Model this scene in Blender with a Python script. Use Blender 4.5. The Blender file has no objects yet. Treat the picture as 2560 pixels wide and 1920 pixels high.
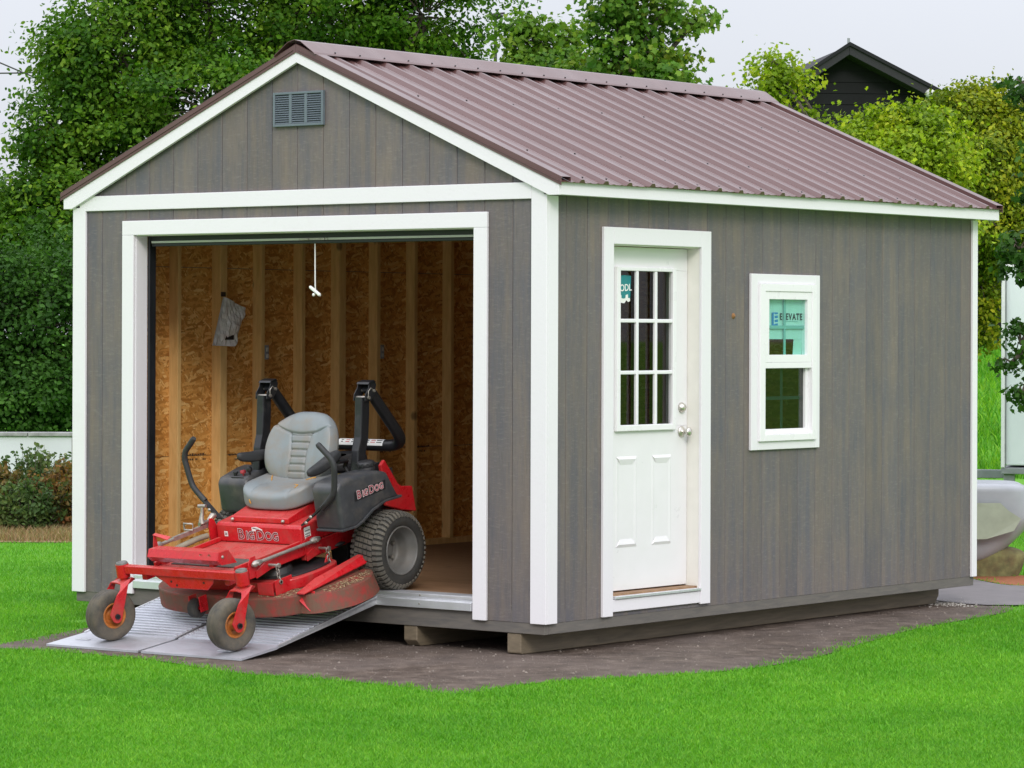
import bpy, math, random
import numpy as np
from mathutils import Matrix, Vector

S = bpy.context.scene
COL = S.collection
rnd = random.Random(7)

# ------------------------------------------------------------------ camera
CAM = Vector((10.9447, -14.4270, 1.6072))
RT = Vector((0.790287, 0.612728, 0.003226))
FW = Vector((-0.612731, 0.790292, 0.0))
UP = RT.cross(FW)
cd = bpy.data.cameras.new('camera')
cd.sensor_width = 36.0
cd.lens = 36.0 * 8188.5 / 2560
cd.shift_y = -124.57 / 2560
cd.clip_start = 0.5
cd.clip_end = 3000
cam = bpy.data.objects.new('camera', cd)
m = Matrix((RT, UP, -FW)).transposed().to_4x4()
m.translation = CAM
cam.matrix_world = m
COL.objects.link(cam)
S.camera = cam


def at(u, v, d):
    """the point d metres out along the view, from a position in the 2560x1920 photograph"""
    return CAM + d * (FW + RT * ((u - 1280) / 8188.5) + UP * ((960 - 124.57 - v) / 8188.5))


# ------------------------------------------------------------------ sky, sun, exposure
SUN_EL, SUN_AZ = math.radians(31), math.radians(134)      # azimuth clockwise from +Y
w = bpy.data.worlds.new('World')
S.world = w
w.use_nodes = True
nt = w.node_tree
nt.nodes.clear()
out = nt.nodes.new('ShaderNodeOutputWorld')
sky = nt.nodes.new('ShaderNodeTexSky')
sky.sky_type = 'NISHITA'
sky.sun_disc = False
sky.sun_elevation = SUN_EL
sky.sun_rotation = SUN_AZ
sky.air_density = 1.0
sky.dust_density = 2.0
b1 = nt.nodes.new('ShaderNodeBackground')
b1.inputs['Strength'].default_value = 0.10
nt.links.new(sky.outputs[0], b1.inputs['Color'])
# cloud deck: brighter overhead than near the horizon, like any overcast sky
tc = nt.nodes.new('ShaderNodeTexCoord')
sp = nt.nodes.new('ShaderNodeSeparateXYZ')
nt.links.new(tc.outputs['Generated'], sp.inputs[0])
rmp = nt.nodes.new('ShaderNodeValToRGB')
rmp.color_ramp.elements[0].position = 0.0
rmp.color_ramp.elements[0].color = (0.80, 0.83, 0.905, 1)
rmp.color_ramp.elements[1].position = 1.0
rmp.color_ramp.elements[1].color = (0.96, 0.98, 1.06, 1)
nt.links.new(sp.outputs['Z'], rmp.inputs[0])
gain = nt.nodes.new('ShaderNodeMapRange')
gain.inputs['From Min'].default_value = 0.0
gain.inputs['From Max'].default_value = 1.0
gain.inputs['To Min'].default_value = 0.80
gain.inputs['To Max'].default_value = 2.6
nt.links.new(sp.outputs['Z'], gain.inputs['Value'])
cn = nt.nodes.new('ShaderNodeTexNoise')
cn.inputs['Scale'].default_value = 3.0
cn.inputs['Detail'].default_value = 5.0
nt.links.new(tc.outputs['Generated'], cn.inputs['Vector'])
cm = nt.nodes.new('ShaderNodeMapRange')
cm.inputs['From Min'].default_value = 0.3
cm.inputs['From Max'].default_value = 0.7
cm.inputs['To Min'].default_value = 0.965
cm.inputs['To Max'].default_value = 1.035
nt.links.new(cn.outputs['Fac'], cm.inputs['Value'])
mm = nt.nodes.new('ShaderNodeMath')
mm.operation = 'MULTIPLY'
nt.links.new(gain.outputs[0], mm.inputs[0])
nt.links.new(cm.outputs[0], mm.inputs[1])
b2 = nt.nodes.new('ShaderNodeBackground')
nt.links.new(rmp.outputs[0], b2.inputs['Color'])
nt.links.new(mm.outputs[0], b2.inputs['Strength'])
mx = nt.nodes.new('ShaderNodeMixShader')
mx.inputs[0].default_value = 0.92
nt.links.new(b1.outputs[0], mx.inputs[1])
nt.links.new(b2.outputs[0], mx.inputs[2])
nt.links.new(mx.outputs[0], out.inputs['Surface'])

sl = bpy.data.lights.new('sun', 'SUN')
sl.energy = 1.45
sl.angle = math.radians(16)
sl.color = (1.0, 0.95, 0.88)
so = bpy.data.objects.new('sun', sl)
sdir = Vector((math.sin(SUN_AZ) * math.cos(SUN_EL), math.cos(SUN_AZ) * math.cos(SUN_EL), math.sin(SUN_EL)))
so.rotation_euler = sdir.to_track_quat('Z', 'Y').to_euler()
so.location = (0, -10, 20)
COL.objects.link(so)
S.view_settings.view_transform = 'Standard'
S.view_settings.look = 'None'
S.view_settings.gamma = 1.0
S.view_settings.use_curve_mapping = False
S.view_settings.exposure = 0.06
S.render.engine = 'CYCLES'
S.cycles.max_bounces = 10
S.cycles.diffuse_bounces = 5
S.cycles.transparent_max_bounces = 12
S.cycles.use_denoising = True


# ------------------------------------------------------------------ materials
class NB:
    def __init__(self, name):
        self.m = bpy.data.materials.new(name)
        self.m.use_nodes = True
        self.t = self.m.node_tree
        self.p = self.t.nodes['Principled BSDF']
        self.out = self.t.nodes['Material Output']

    def n(self, kind, **kw):
        x = self.t.nodes.new(kind)
        for k, v in kw.items():
            if k in x.inputs:
                x.inputs[k].default_value = v
            else:
                setattr(x, k, v)
        return x

    def l(self, a, b):
        self.t.links.new(a, b)

    def coord(self, scale=(1, 1, 1), rot=(0, 0, 0), kind='Object', rand=0.0):
        tc = self.n('ShaderNodeTexCoord')
        mp = self.n('ShaderNodeMapping')
        mp.inputs['Scale'].default_value = scale
        mp.inputs['Rotation'].default_value = rot
        self.l(tc.outputs[kind], mp.inputs['Vector'])
        if rand:
            oi = self.n('ShaderNodeObjectInfo')
            mu = self.n('ShaderNodeMath', operation='MULTIPLY')
            mu.inputs[1].default_value = rand
            self.l(oi.outputs['Random'], mu.inputs[0])
            cb = self.n('ShaderNodeCombineXYZ')
            for i in range(3):
                self.l(mu.outputs[0], cb.inputs[i])
            self.l(cb.outputs[0], mp.inputs['Location'])
        return mp.outputs['Vector']

    def noise(self, vec, scale, detail=4, rough=0.55, dist=0.0):
        x = self.n('ShaderNodeTexNoise')
        x.inputs['Scale'].default_value = scale
        x.inputs['Detail'].default_value = detail
        x.inputs['Roughness'].default_value = rough
        x.inputs['Distortion'].default_value = dist
        self.l(vec, x.inputs['Vector'])
        return x.outputs['Fac']

    def ramp(self, fac, stops):
        r = self.n('ShaderNodeValToRGB')
        e = r.color_ramp.elements
        while len(e) < len(stops):
            e.new(0.5)
        for k, (pos, c) in enumerate(stops):
            e[k].position = pos
            c = (c, c, c) if not hasattr(c, '__len__') else c
            e[k].color = (*c, 1)
        self.l(fac, r.inputs[0])
        return r.outputs[0]

    def mix(self, fac, a, b, mode='MIX'):
        x = self.n('ShaderNodeMix', data_type='RGBA', blend_type=mode)
        for k, v in ((0, fac), (6, a), (7, b)):
            sock = x.inputs[k]
            if isinstance(v, (int, float)):
                sock.default_value = v if k == 0 else (v, v, v, 1)
            elif isinstance(v, tuple):
                sock.default_value = (*v, 1)
            else:
                self.l(v, sock)
        return x.outputs[2]

    def bump(self, h, strength=0.3, dist=0.005):
        b = self.n('ShaderNodeBump')
        b.inputs['Strength'].default_value = strength
        b.inputs['Distance'].default_value = dist
        self.l(h, b.inputs['Height'])
        self.l(b.outputs[0], self.p.inputs['Normal'])
        return b

    def set(self, color=None, rough=None, metal=None, spec=None):
        for key, v in (('Base Color', color), ('Roughness', rough), ('Metallic', metal), ('Specular IOR Level', spec)):
            if v is None:
                continue
            if isinstance(v, (int, float)):
                self.p.inputs[key].default_value = v
            elif isinstance(v, tuple):
                self.p.inputs[key].default_value = (*v, 1)
            else:
                self.l(v, self.p.inputs[key])
        return self


def simple(name, col, rough=0.5, metal=0.0, var=0.12, scale=8, bump=0.0, spec=0.5, dirt=None, dirt_amt=0.0):
    b = NB(name)
    v = b.coord()
    f = b.noise(v, scale, 6, 0.6)
    lo = tuple(c * (1 - var) for c in col)
    hi = tuple(min(1, c * (1 + var)) for c in col)
    c = b.ramp(f, [(0.3, lo), (0.7, hi)])
    if dirt:
        f2 = b.noise(v, scale * 0.7, 8, 0.7)
        fac = b.ramp(f2, [(0.62 - dirt_amt * 0.3, 0), (0.72, min(1.0, dirt_amt * 1.2))])
        c = b.mix(fac, c, dirt)
    b.set(c, b.ramp(f, [(0.3, max(0, rough - 0.08)), (0.7, min(1, rough + 0.1))]), metal, spec)
    if bump:
        b.bump(b.noise(v, scale * 12, 3), bump, 0.002)
    return b.m


M = {}


def siding():
    b = NB('grey_stained_siding')
    v = b.coord((1, 1, 1), rand=40)
    streak = b.noise(b.coord((9, 9, 0.55), rand=31), 1.6, 5, 0.6, 0.4)
    blot = b.noise(v, 2.6, 4, 0.6)
    grey = (0.112, 0.107, 0.122)
    brown = (0.184, 0.146, 0.120)
    c = b.ramp(streak, [(0.38, grey), (0.62, brown)])
    c2 = b.ramp(blot, [(0.35, (0.102, 0.102, 0.122)), (0.65, (0.168, 0.142, 0.126))])
    c = b.mix(0.45, c, c2)
    wide = b.noise(b.coord((26, 26, 3.2), rand=11), 1.0, 5, 0.7, 1.2)
    c = b.mix(b.ramp(wide, [(0.34, 0.30), (0.52, 0)]), c, (0.094, 0.088, 0.092))
    # embossed rough-sawn ticks
    tick = b.noise(b.coord((22, 22, 95), rand=17), 1.0, 4, 0.7)
    grain = b.noise(b.coord((70, 70, 6), rand=23), 1.0, 4, 0.6, 1.6)
    c = b.mix(b.ramp(tick, [(0.54, 0), (0.72, 0.40)]), c, (0.26, 0.235, 0.215))
    c = b.mix(b.ramp(grain, [(0.32, 0.38), (0.46, 0)]), c, (0.092, 0.086, 0.084))
    oi = b.n('ShaderNodeObjectInfo')
    c = b.mix(1.0, c, b.ramp(oi.outputs['Random'], [(0, 0.93), (1, 1.06)]), 'MULTIPLY')
    b.set(c, 0.62, 0, 0.4)
    h = b.mix(0.5, tick, grain)
    b.bump(h, 0.55, 0.004)
    return b.m


def white_trim():
    b = NB('white_painted_wood')
    t = b.noise(b.coord((60, 60, 60)), 1.0, 3)
    g = b.noise(b.coord((14, 14, 14)), 1.4, 5, 0.6, 1.0)
    lowz = b.n('ShaderNodeTexCoord')
    d = b.noise(b.coord((2, 2, 2)), 1.7, 6, 0.7)
    c = b.mix(b.ramp(d, [(0.56, 0), (0.8, 0.22)]), (0.755, 0.735, 0.77), (0.60, 0.575, 0.56))
    c = b.mix(b.ramp(t, [(0.25, 0.22), (0.42, 0)]), c, (0.63, 0.615, 0.64))
    b.set(c, 0.5)
    b.bump(b.mix(0.5, t, g), 0.4, 0.003)
    return b.m


def osb():
    b = NB('osb_board')
    base = b.coord((1, 1, 1))
    wob = b.noise(base, 5, 3)
    cols = None
    for k, (rx, sc) in enumerate(((0.5, 1.0), (-0.75, 1.2), (1.45, 0.85))):
        vv = b.n('ShaderNodeTexVoronoi')
        vv.inputs['Scale'].default_value = 21 * sc
        vv.inputs['Randomness'].default_value = 1
        v0 = b.coord((1, 1, 1), (rx, 0, 0))
        m2 = b.n('ShaderNodeMapping')
        m2.inputs['Scale'].default_value = (1, 3.4, 0.85)
        b.l(v0, m2.inputs['Vector'])
        v = m2.outputs['Vector']
        mv = b.n('ShaderNodeVectorMath', operation='ADD')
        sv = b.n('ShaderNodeVectorMath', operation='SCALE')
        sv.inputs['Scale'].default_value = 0.16
        nz = b.n('ShaderNodeTexNoise')
        nz.inputs['Scale'].default_value = 9
        b.l(base, nz.inputs['Vector'])
        b.l(nz.outputs['Color'], sv.inputs[0])
        b.l(v, mv.inputs[0])
        b.l(sv.outputs[0], mv.inputs[1])
        b.l(mv.outputs[0], vv.inputs['Vector'])
        s = b.n('ShaderNodeSeparateColor')
        b.l(vv.outputs['Color'], s.inputs[0])
        c = b.ramp(s.outputs[0], [(0, (0.42, 0.170, 0.030)), (0.4, (0.62, 0.285, 0.062)), (0.8, (0.76, 0.41, 0.12)), (1, (0.86, 0.58, 0.24))])
        if cols is None:
            cols, hh = c, s.outputs[1]
        else:
            cols = b.mix(b.ramp(s.outputs[2], [(0.45, 0), (0.55, 1)]), cols, c)
            hh = b.mix(0.5, hh, s.outputs[1])
    g = b.noise(b.coord((40, 90, 40)), 1, 4)
    cols = b.mix(b.ramp(g, [(0.25, 0.55), (0.42, 0)]), cols, (0.20, 0.085, 0.02))
    b.set(cols, 0.6)
    b.bump(hh, 0.3, 0.004)
    return b.m


def lumber(name, a, c_, scale=(5, 5, 0.8)):
    b = NB(name)
    g = b.noise(b.coord(tuple(s * 4 for s in scale), rand=20), 1.5, 5, 0.6, 0.8)
    c = b.ramp(g, [(0.3, a), (0.7, c_)])
    kn = b.n('ShaderNodeTexVoronoi')
    kn.inputs['Scale'].default_value = 3.2
    b.l(b.coord((1, 1, 0.7), rand=37), kn.inputs['Vector'])
    c = b.mix(b.ramp(kn.outputs['Distance'], [(0.05, 0.8), (0.09, 0)]), c, tuple(x * 0.25 for x in a))
    b.set(c, 0.62)
    b.bump(g, 0.2, 0.002)
    return b.m


def roof_metal():
    b = NB('brown_roof_metal')
    v = b.coord()
    f = b.noise(b.coord((0.6, 5, 0.6)), 1.4, 5, 0.6)
    c = b.ramp(f, [(0.3, (0.092, 0.045, 0.043)), (0.7, (0.118, 0.060, 0.057))])
    d = b.noise(v, 3.0, 6, 0.65)
    c = b.mix(b.ramp(d, [(0.5, 0), (0.8, 0.25)]), c, (0.125, 0.088, 0.082))
    b.set(c, b.ramp(d, [(0.3, 0.26), (0.7, 0.40)]), 0.0, 0.6)
    return b.m


def metal(name, col, rough, scale=(60, 3, 3), amt=0.15):
    b = NB(name)
    f = b.noise(b.coord(scale), 1.0, 4)
    d = b.noise(b.coord((3, 3, 3)), 1.6, 6, 0.65)
    c = b.ramp(f, [(0.3, tuple(x * (1 - amt) for x in col)), (0.7, tuple(min(1, x * (1 + amt)) for x in col))])
    c = b.mix(b.ramp(d, [(0.52, 0), (0.75, 0.4)]), c, tuple(x * 0.62 for x in col))
    b.set(c, b.ramp(d, [(0.3, rough), (0.7, min(1, rough + 0.2))]), 0.85)
    return b.m


def red_paint(name='red_paint', dirt=0.45):
    b = NB(name)
    v = b.coord()
    f = b.noise(v, 9, 8, 0.7)
    f2 = b.noise(v, 55, 4, 0.6)
    c = b.ramp(f2, [(0.3, (0.44, 0.008, 0.013)), (0.7, (0.56, 0.013, 0.020))])
    c = b.mix(b.ramp(f, [(0.60 - 0.22 * dirt, 0), (0.78, dirt)]), c, (0.20, 0.115, 0.075))
    geo = b.n('ShaderNodeNewGeometry')
    sz = b.n('ShaderNodeSeparateXYZ')
    b.l(geo.outputs['Normal'], sz.inputs[0])
    up_ = b.ramp(sz.outputs['Z'], [(0.6, 0), (0.97, 0.42 * dirt)])
    c = b.mix(up_, c, (0.42, 0.25, 0.20))
    b.set(c, b.ramp(f, [(0.4, 0.22), (0.68, 0.62)]), 0, 0.55)
    b.bump(f2, 0.08, 0.001)
    return b.m


def deck_paint():
    b = NB('worn_deck_paint')
    v = b.coord()
    f = b.noise(v, 11, 8, 0.72)
    f2 = b.noise(v, 40, 6, 0.7)
    c = b.ramp(f, [(0.26, (0.36, 0.020, 0.020)), (0.39, (0.24, 0.040, 0.030)), (0.54, (0.14, 0.062, 0.040)), (0.76, (0.11, 0.082, 0.050))])
    c = b.mix(b.ramp(f2, [(0.72, 0), (0.76, 0.6)]), c, (0.45, 0.40, 0.36))
    b.set(c, 0.66, 0, 0.4)
    b.bump(f2, 0.25, 0.002)
    return b.m


def dirt_mat():
    b = NB('damp_dirt')
    v = b.coord()
    big = b.noise(v, 1.2, 6, 0.6)
    fine = b.noise(v, 42, 7, 0.72)
    mid = b.noise(v, 8, 6, 0.65)
    c = b.ramp(mid, [(0.34, (0.050, 0.034, 0.025)), (0.54, (0.102, 0.074, 0.057)), (0.68, (0.170, 0.130, 0.104))])
    c = b.mix(b.ramp(big, [(0.4, 0), (0.65, 0.6)]), c, (0.142, 0.112, 0.098))
    c = b.mix(b.ramp(fine, [(0.30, 0.6), (0.46, 0)]), c, (0.050, 0.038, 0.030))
    c = b.mix(b.ramp(fine, [(0.60, 0), (0.78, 0.5)]), c, (0.24, 0.20, 0.17))
    b.set(c, b.ramp(big, [(0.3, 0.55), (0.7, 0.9)]), 0, 0.35)
    b.bump(b.mix(0.4, fine, mid), 0.7, 0.02)
    return b.m


def lawn_mat(name, attr=False):
    b = NB(name)
    v = b.coord()
    big = b.noise(v, 0.55, 4, 0.55)
    mid = b.noise(v, 3.5, 5, 0.6)
    c = b.ramp(big, [(0.32, (0.070, 0.275, 0.010)), (0.68, (0.135, 0.380, 0.019))])
    c = b.mix(b.ramp(mid, [(0.35, 0), (0.75, 0.5)]), c, (0.185, 0.425, 0.036))
    if attr:
        a = b.n('ShaderNodeAttribute', attribute_name='tone')
        c = b.mix(1.0, c, a.outputs['Color'], 'MULTIPLY')
        b.set(c, 0.55, 0, 0.3)
        b.p.inputs['Subsurface Weight'].default_value = 0.0
        tr = b.n('ShaderNodeBsdfTranslucent')
        b.l(c, tr.inputs['Color'])
        mxs = b.n('ShaderNodeMixShader')
        mxs.inputs[0].default_value = 0.35
        b.l(b.p.outputs[0], mxs.inputs[1])
        b.l(tr.outputs[0], mxs.inputs[2])
        b.l(mxs.outputs[0], b.out.inputs['Surface'])
    else:
        fine = b.noise(v, 60, 4, 0.7)
        c = b.mix(b.ramp(fine, [(0.3, 0.6), (0.6, 0)]), c, (0.040, 0.150, 0.010))
        b.set(c, 0.8, 0, 0.2)
        b.bump(fine, 0.6, 0.03)
    return b.m


def leaf_mat(name):
    b = NB(name)
    a = b.n('ShaderNodeAttribute', attribute_name='tone')
    b.set(a.outputs['Color'], 0.5, 0, 0.16)
    tr = b.n('ShaderNodeBsdfTranslucent')
    c2 = b.mix(1.0, a.outputs['Color'], (1.0, 1.12, 0.55), 'MULTIPLY')
    b.l(c2, tr.inputs['Color'])
    mxs = b.n('ShaderNodeMixShader')
    mxs.inputs[0].default_value = 0.38
    b.l(b.p.outputs[0], mxs.inputs[1])
    b.l(tr.outputs[0], mxs.inputs[2])
    b.l(mxs.outputs[0], b.out.inputs['Surface'])
    return b.m


def glass_mat(name, tint, refl=0.10):
    b = NB(name)
    t = b.n('ShaderNodeBsdfTransparent')
    t.inputs['Color'].default_value = (*tint, 1)
    g = b.n('ShaderNodeBsdfGlossy')
    g.inputs['Roughness'].default_value = 0.02
    fr = b.n('ShaderNodeFresnel')
    fr.inputs['IOR'].default_value = 1.5
    mxs = b.n('ShaderNodeMixShader')
    ge = b.n('ShaderNodeNewGeometry')
    inv = b.n('ShaderNodeMath', operation='SUBTRACT')
    inv.inputs[0].default_value = 1.0
    b.l(ge.outputs['Backfacing'], inv.inputs[1])
    mu = b.n('ShaderNodeMath', operation='MULTIPLY')
    b.l(fr.outputs[0], mu.inputs[0])
    b.l(inv.outputs[0], mu.inputs[1])
    b.l(mu.outputs[0], mxs.inputs[0])
    b.l(t.outputs[0], mxs.inputs[1])
    b.l(g.outputs[0], mxs.inputs[2])
    b.l(mxs.outputs[0], b.out.inputs['Surface'])
    return b.m


M['siding'] = siding()
M['white'] = white_trim()
M['osb'] = osb()
M['stud'] = lumber('stud_lumber', (0.66, 0.40, 0.145), (0.84, 0.56, 0.235))
M['skid'] = lumber('skid_lumber', (0.125, 0.100, 0.066), (0.21, 0.165, 0.110), (1.5, 0.5, 6))
M['rim'] = lumber('stained_rim_lumber', (0.105, 0.098, 0.092), (0.155, 0.138, 0.120), (1.0, 1.0, 8))
M['floor'] = lumber('floor_plywood', (0.20, 0.110, 0.056), (0.30, 0.175, 0.092), (0.6, 3, 3))
M['roof'] = roof_metal()
M['door'] = simple('white_door_paint', (0.77, 0.755, 0.78), 0.35, var=0.015)
M['vinyl'] = simple('white_vinyl', (0.80, 0.785, 0.81), 0.3, var=0.015)
M['jamb'] = simple('primed_jamb', (0.74, 0.72, 0.67), 0.5, var=0.04)
M['grid'] = simple('grey_green_grid', (0.30, 0.48, 0.47), 0.4, var=0.03)
M['glass'] = glass_mat('pane_glass', (0.48, 0.50, 0.48))
M['glass_green'] = glass_mat('tinted_glass', (0.78, 0.94, 0.90))
M['nickel'] = metal('satin_nickel', (0.66, 0.63, 0.58), 0.22, (30, 30, 30), 0.05)
M['alu'] = metal('aluminium', (0.76, 0.77, 0.80), 0.38, (3, 60, 3), 0.06)
M['alu_ramp'] = metal('ramp_aluminium', (0.60, 0.61, 0.66), 0.45, (3, 40, 3), 0.05)
M['black'] = simple('black_paint', (0.014, 0.015, 0.018), 0.45, var=0.2)
M['black_track'] = simple('black_track', (0.012, 0.014, 0.018), 0.4, var=0.2)
M['barwhite'] = simple('pale_door_bar', (0.52, 0.52, 0.50), 0.45, var=0.08)
M['vent'] = simple('blue_grey_vent', (0.125, 0.155, 0.180), 0.5, var=0.05)
M['vent_dark'] = simple('vent_dark_gap', (0.030, 0.036, 0.042), 0.7)
M['rope'] = simple('white_cord', (0.78, 0.78, 0.76), 0.7, var=0.05)
M['red'] = red_paint('red_paint', 0.38)
M['red_dirty'] = red_paint('dusty_red_paint', 0.6)
M['deckred'] = deck_paint()
M['plastic'] = simple('dark_grey_plastic', (0.046, 0.048, 0.053), 0.40, var=0.2, scale=14, dirt=(0.13, 0.115, 0.10), dirt_amt=0.45)
M['plastic_dark'] = simple('black_plastic', (0.018, 0.018, 0.020), 0.5, var=0.2, dirt=(0.09, 0.08, 0.07), dirt_amt=0.4)
M['grip'] = simple('grip_rubber', (0.026, 0.027, 0.029), 0.62, var=0.2, dirt=(0.10, 0.09, 0.08), dirt_amt=0.35)
M['rops'] = simple('black_roll_bar_paint', (0.013, 0.0135, 0.016), 0.36, var=0.25, scale=20, dirt=(0.07, 0.065, 0.06), dirt_amt=0.3)
M['tyre'] = simple('tyre_rubber', (0.027, 0.026, 0.024), 0.82, var=0.25, scale=14, dirt=(0.060, 0.052, 0.040), dirt_amt=0.5, bump=0.2)
M['tread'] = simple('worn_tread_rubber', (0.078, 0.074, 0.066), 0.85, var=0.25, scale=18, dirt=(0.15, 0.13, 0.10), dirt_amt=0.8, bump=0.2)
M['ctyre'] = simple('dusty_caster_rubber', (0.056, 0.053, 0.047), 0.85, var=0.3, scale=16, dirt=(0.135, 0.110, 0.078), dirt_amt=0.9, bump=0.2)
M['rim_grey'] = simple('grey_rim_paint', (0.135, 0.132, 0.126), 0.45, var=0.12, scale=12, dirt=(0.15, 0.125, 0.10), dirt_amt=0.5)
M['rim_orange'] = simple('rusty_orange_rim', (0.44, 0.135, 0.018), 0.6, var=0.3, scale=18, dirt=(0.16, 0.075, 0.032), dirt_amt=0.7)
M['seat'] = simple('grey_seat_vinyl', (0.205, 0.232, 0.245), 0.42, var=0.06, scale=7, dirt=(0.24, 0.185, 0.135), dirt_amt=0.7, bump=0.04)
M['rust'] = simple('dry_mud', (0.26, 0.13, 0.05), 0.9, var=0.3, scale=60)
M['tear'] = simple('orange_torn_foam', (0.50, 0.24, 0.035), 0.8, var=0.3, scale=40)
M['steel'] = metal('dusty_steel', (0.42, 0.39, 0.35), 0.42, (30, 30, 30), 0.2)
M['cable'] = simple('beige_hose', (0.30, 0.27, 0.20), 0.6, var=0.2)
M['yellow'] = simple('yellow_plastic', (0.62, 0.47, 0.02), 0.4)
M['redknob'] = simple('red_plastic', (0.55, 0.05, 0.06), 0.4)
M['paper'] = simple('white_sticker', (0.78, 0.78, 0.76), 0.5, var=0.05)
M['ink'] = simple('black_ink', (0.015, 0.015, 0.017), 0.5)
M['logo_white'] = simple('logo_white', (0.62, 0.55, 0.55), 0.45, var=0.2, scale=60)
M['logo_red'] = simple('logo_red', (0.42, 0.02, 0.05), 0.4)
M['ink_red'] = simple('red_print', (0.55, 0.10, 0.10), 0.5)
M['teal'] = simple('teal_print', (0.01, 0.20, 0.22), 0.45, var=0.1)
M['tealpaper'] = simple('pale_teal_paper', (0.62, 0.72, 0.70), 0.55, var=0.06)
M['blue'] = simple('blue_print', (0.02, 0.22, 0.55), 0.45, var=0.2, scale=40)
M['bag'] = simple('frosted_bag', (0.72, 0.71, 0.71), 0.2, var=0.15, scale=14)
M['mat'] = simple('grip_mat', (0.060, 0.050, 0.045), 0.9, var=0.4, scale=70, dirt=(0.16, 0.12, 0.09), dirt_amt=0.7, bump=0.4)
M['dirt'] = dirt_mat()
M['lawn'] = lawn_mat('lawn_soil_and_turf')
M['blade'] = lawn_mat('grass_blades', True)
M['leaf'] = leaf_mat('leaves')
M['bark'] = simple('bark', (0.075, 0.060, 0.045), 0.9, var=0.35, scale=12, bump=0.5)
M['concrete'] = simple('concrete', (0.155, 0.142, 0.146), 0.85, var=0.18, scale=6, bump=0.2)
M['wall'] = simple('white_render_wall', (0.56, 0.57, 0.62), 0.8, var=0.05, scale=2, dirt=(0.42, 0.44, 0.40), dirt_amt=0.3)
M['cap'] = simple('wall_coping', (0.26, 0.26, 0.26), 0.8, var=0.35, scale=9)
M['trailer'] = simple('white_trailer_skin', (0.74, 0.77, 0.82), 0.35, var=0.03, scale=2)
M['trailer_frame'] = simple('grey_trailer_frame', (0.26, 0.27, 0.29), 0.5, var=0.15)
M['mulch'] = simple('orange_mulch', (0.26, 0.085, 0.030), 0.9, var=0.4, scale=40, bump=0.6)
M['moss'] = simple('mossy_stone', (0.15, 0.145, 0.060), 0.9, var=0.45, scale=14, dirt=(0.13, 0.07, 0.035), dirt_amt=0.6, bump=0.5)
M['tub'] = simple('grey_plastic_tub', (0.33, 0.345, 0.38), 0.4, var=0.08, scale=4)
M['tub_green'] = simple('faded_green_panel', (0.30, 0.335, 0.255), 0.5, var=0.15, scale=5)
M['house'] = simple('black_house_siding', (0.010, 0.010, 0.012), 0.7, var=0.4, scale=1.5, spec=0.15)
M['house_roof'] = simple('dark_grey_soffit', (0.030, 0.029, 0.034), 0.7, var=0.15, spec=0.2)
M['house_trim'] = simple('black_rake_trim', (0.014, 0.014, 0.017), 0.7, spec=0.2)
M['stone'] = simple('pale_stone', (0.19, 0.16, 0.135), 0.85, var=0.4, scale=20)
M['drygrass'] = leaf_mat('dry_grass')
M['osb_ink'] = simple('stamp_ink', (0.05, 0.035, 0.025), 0.8)


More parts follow.
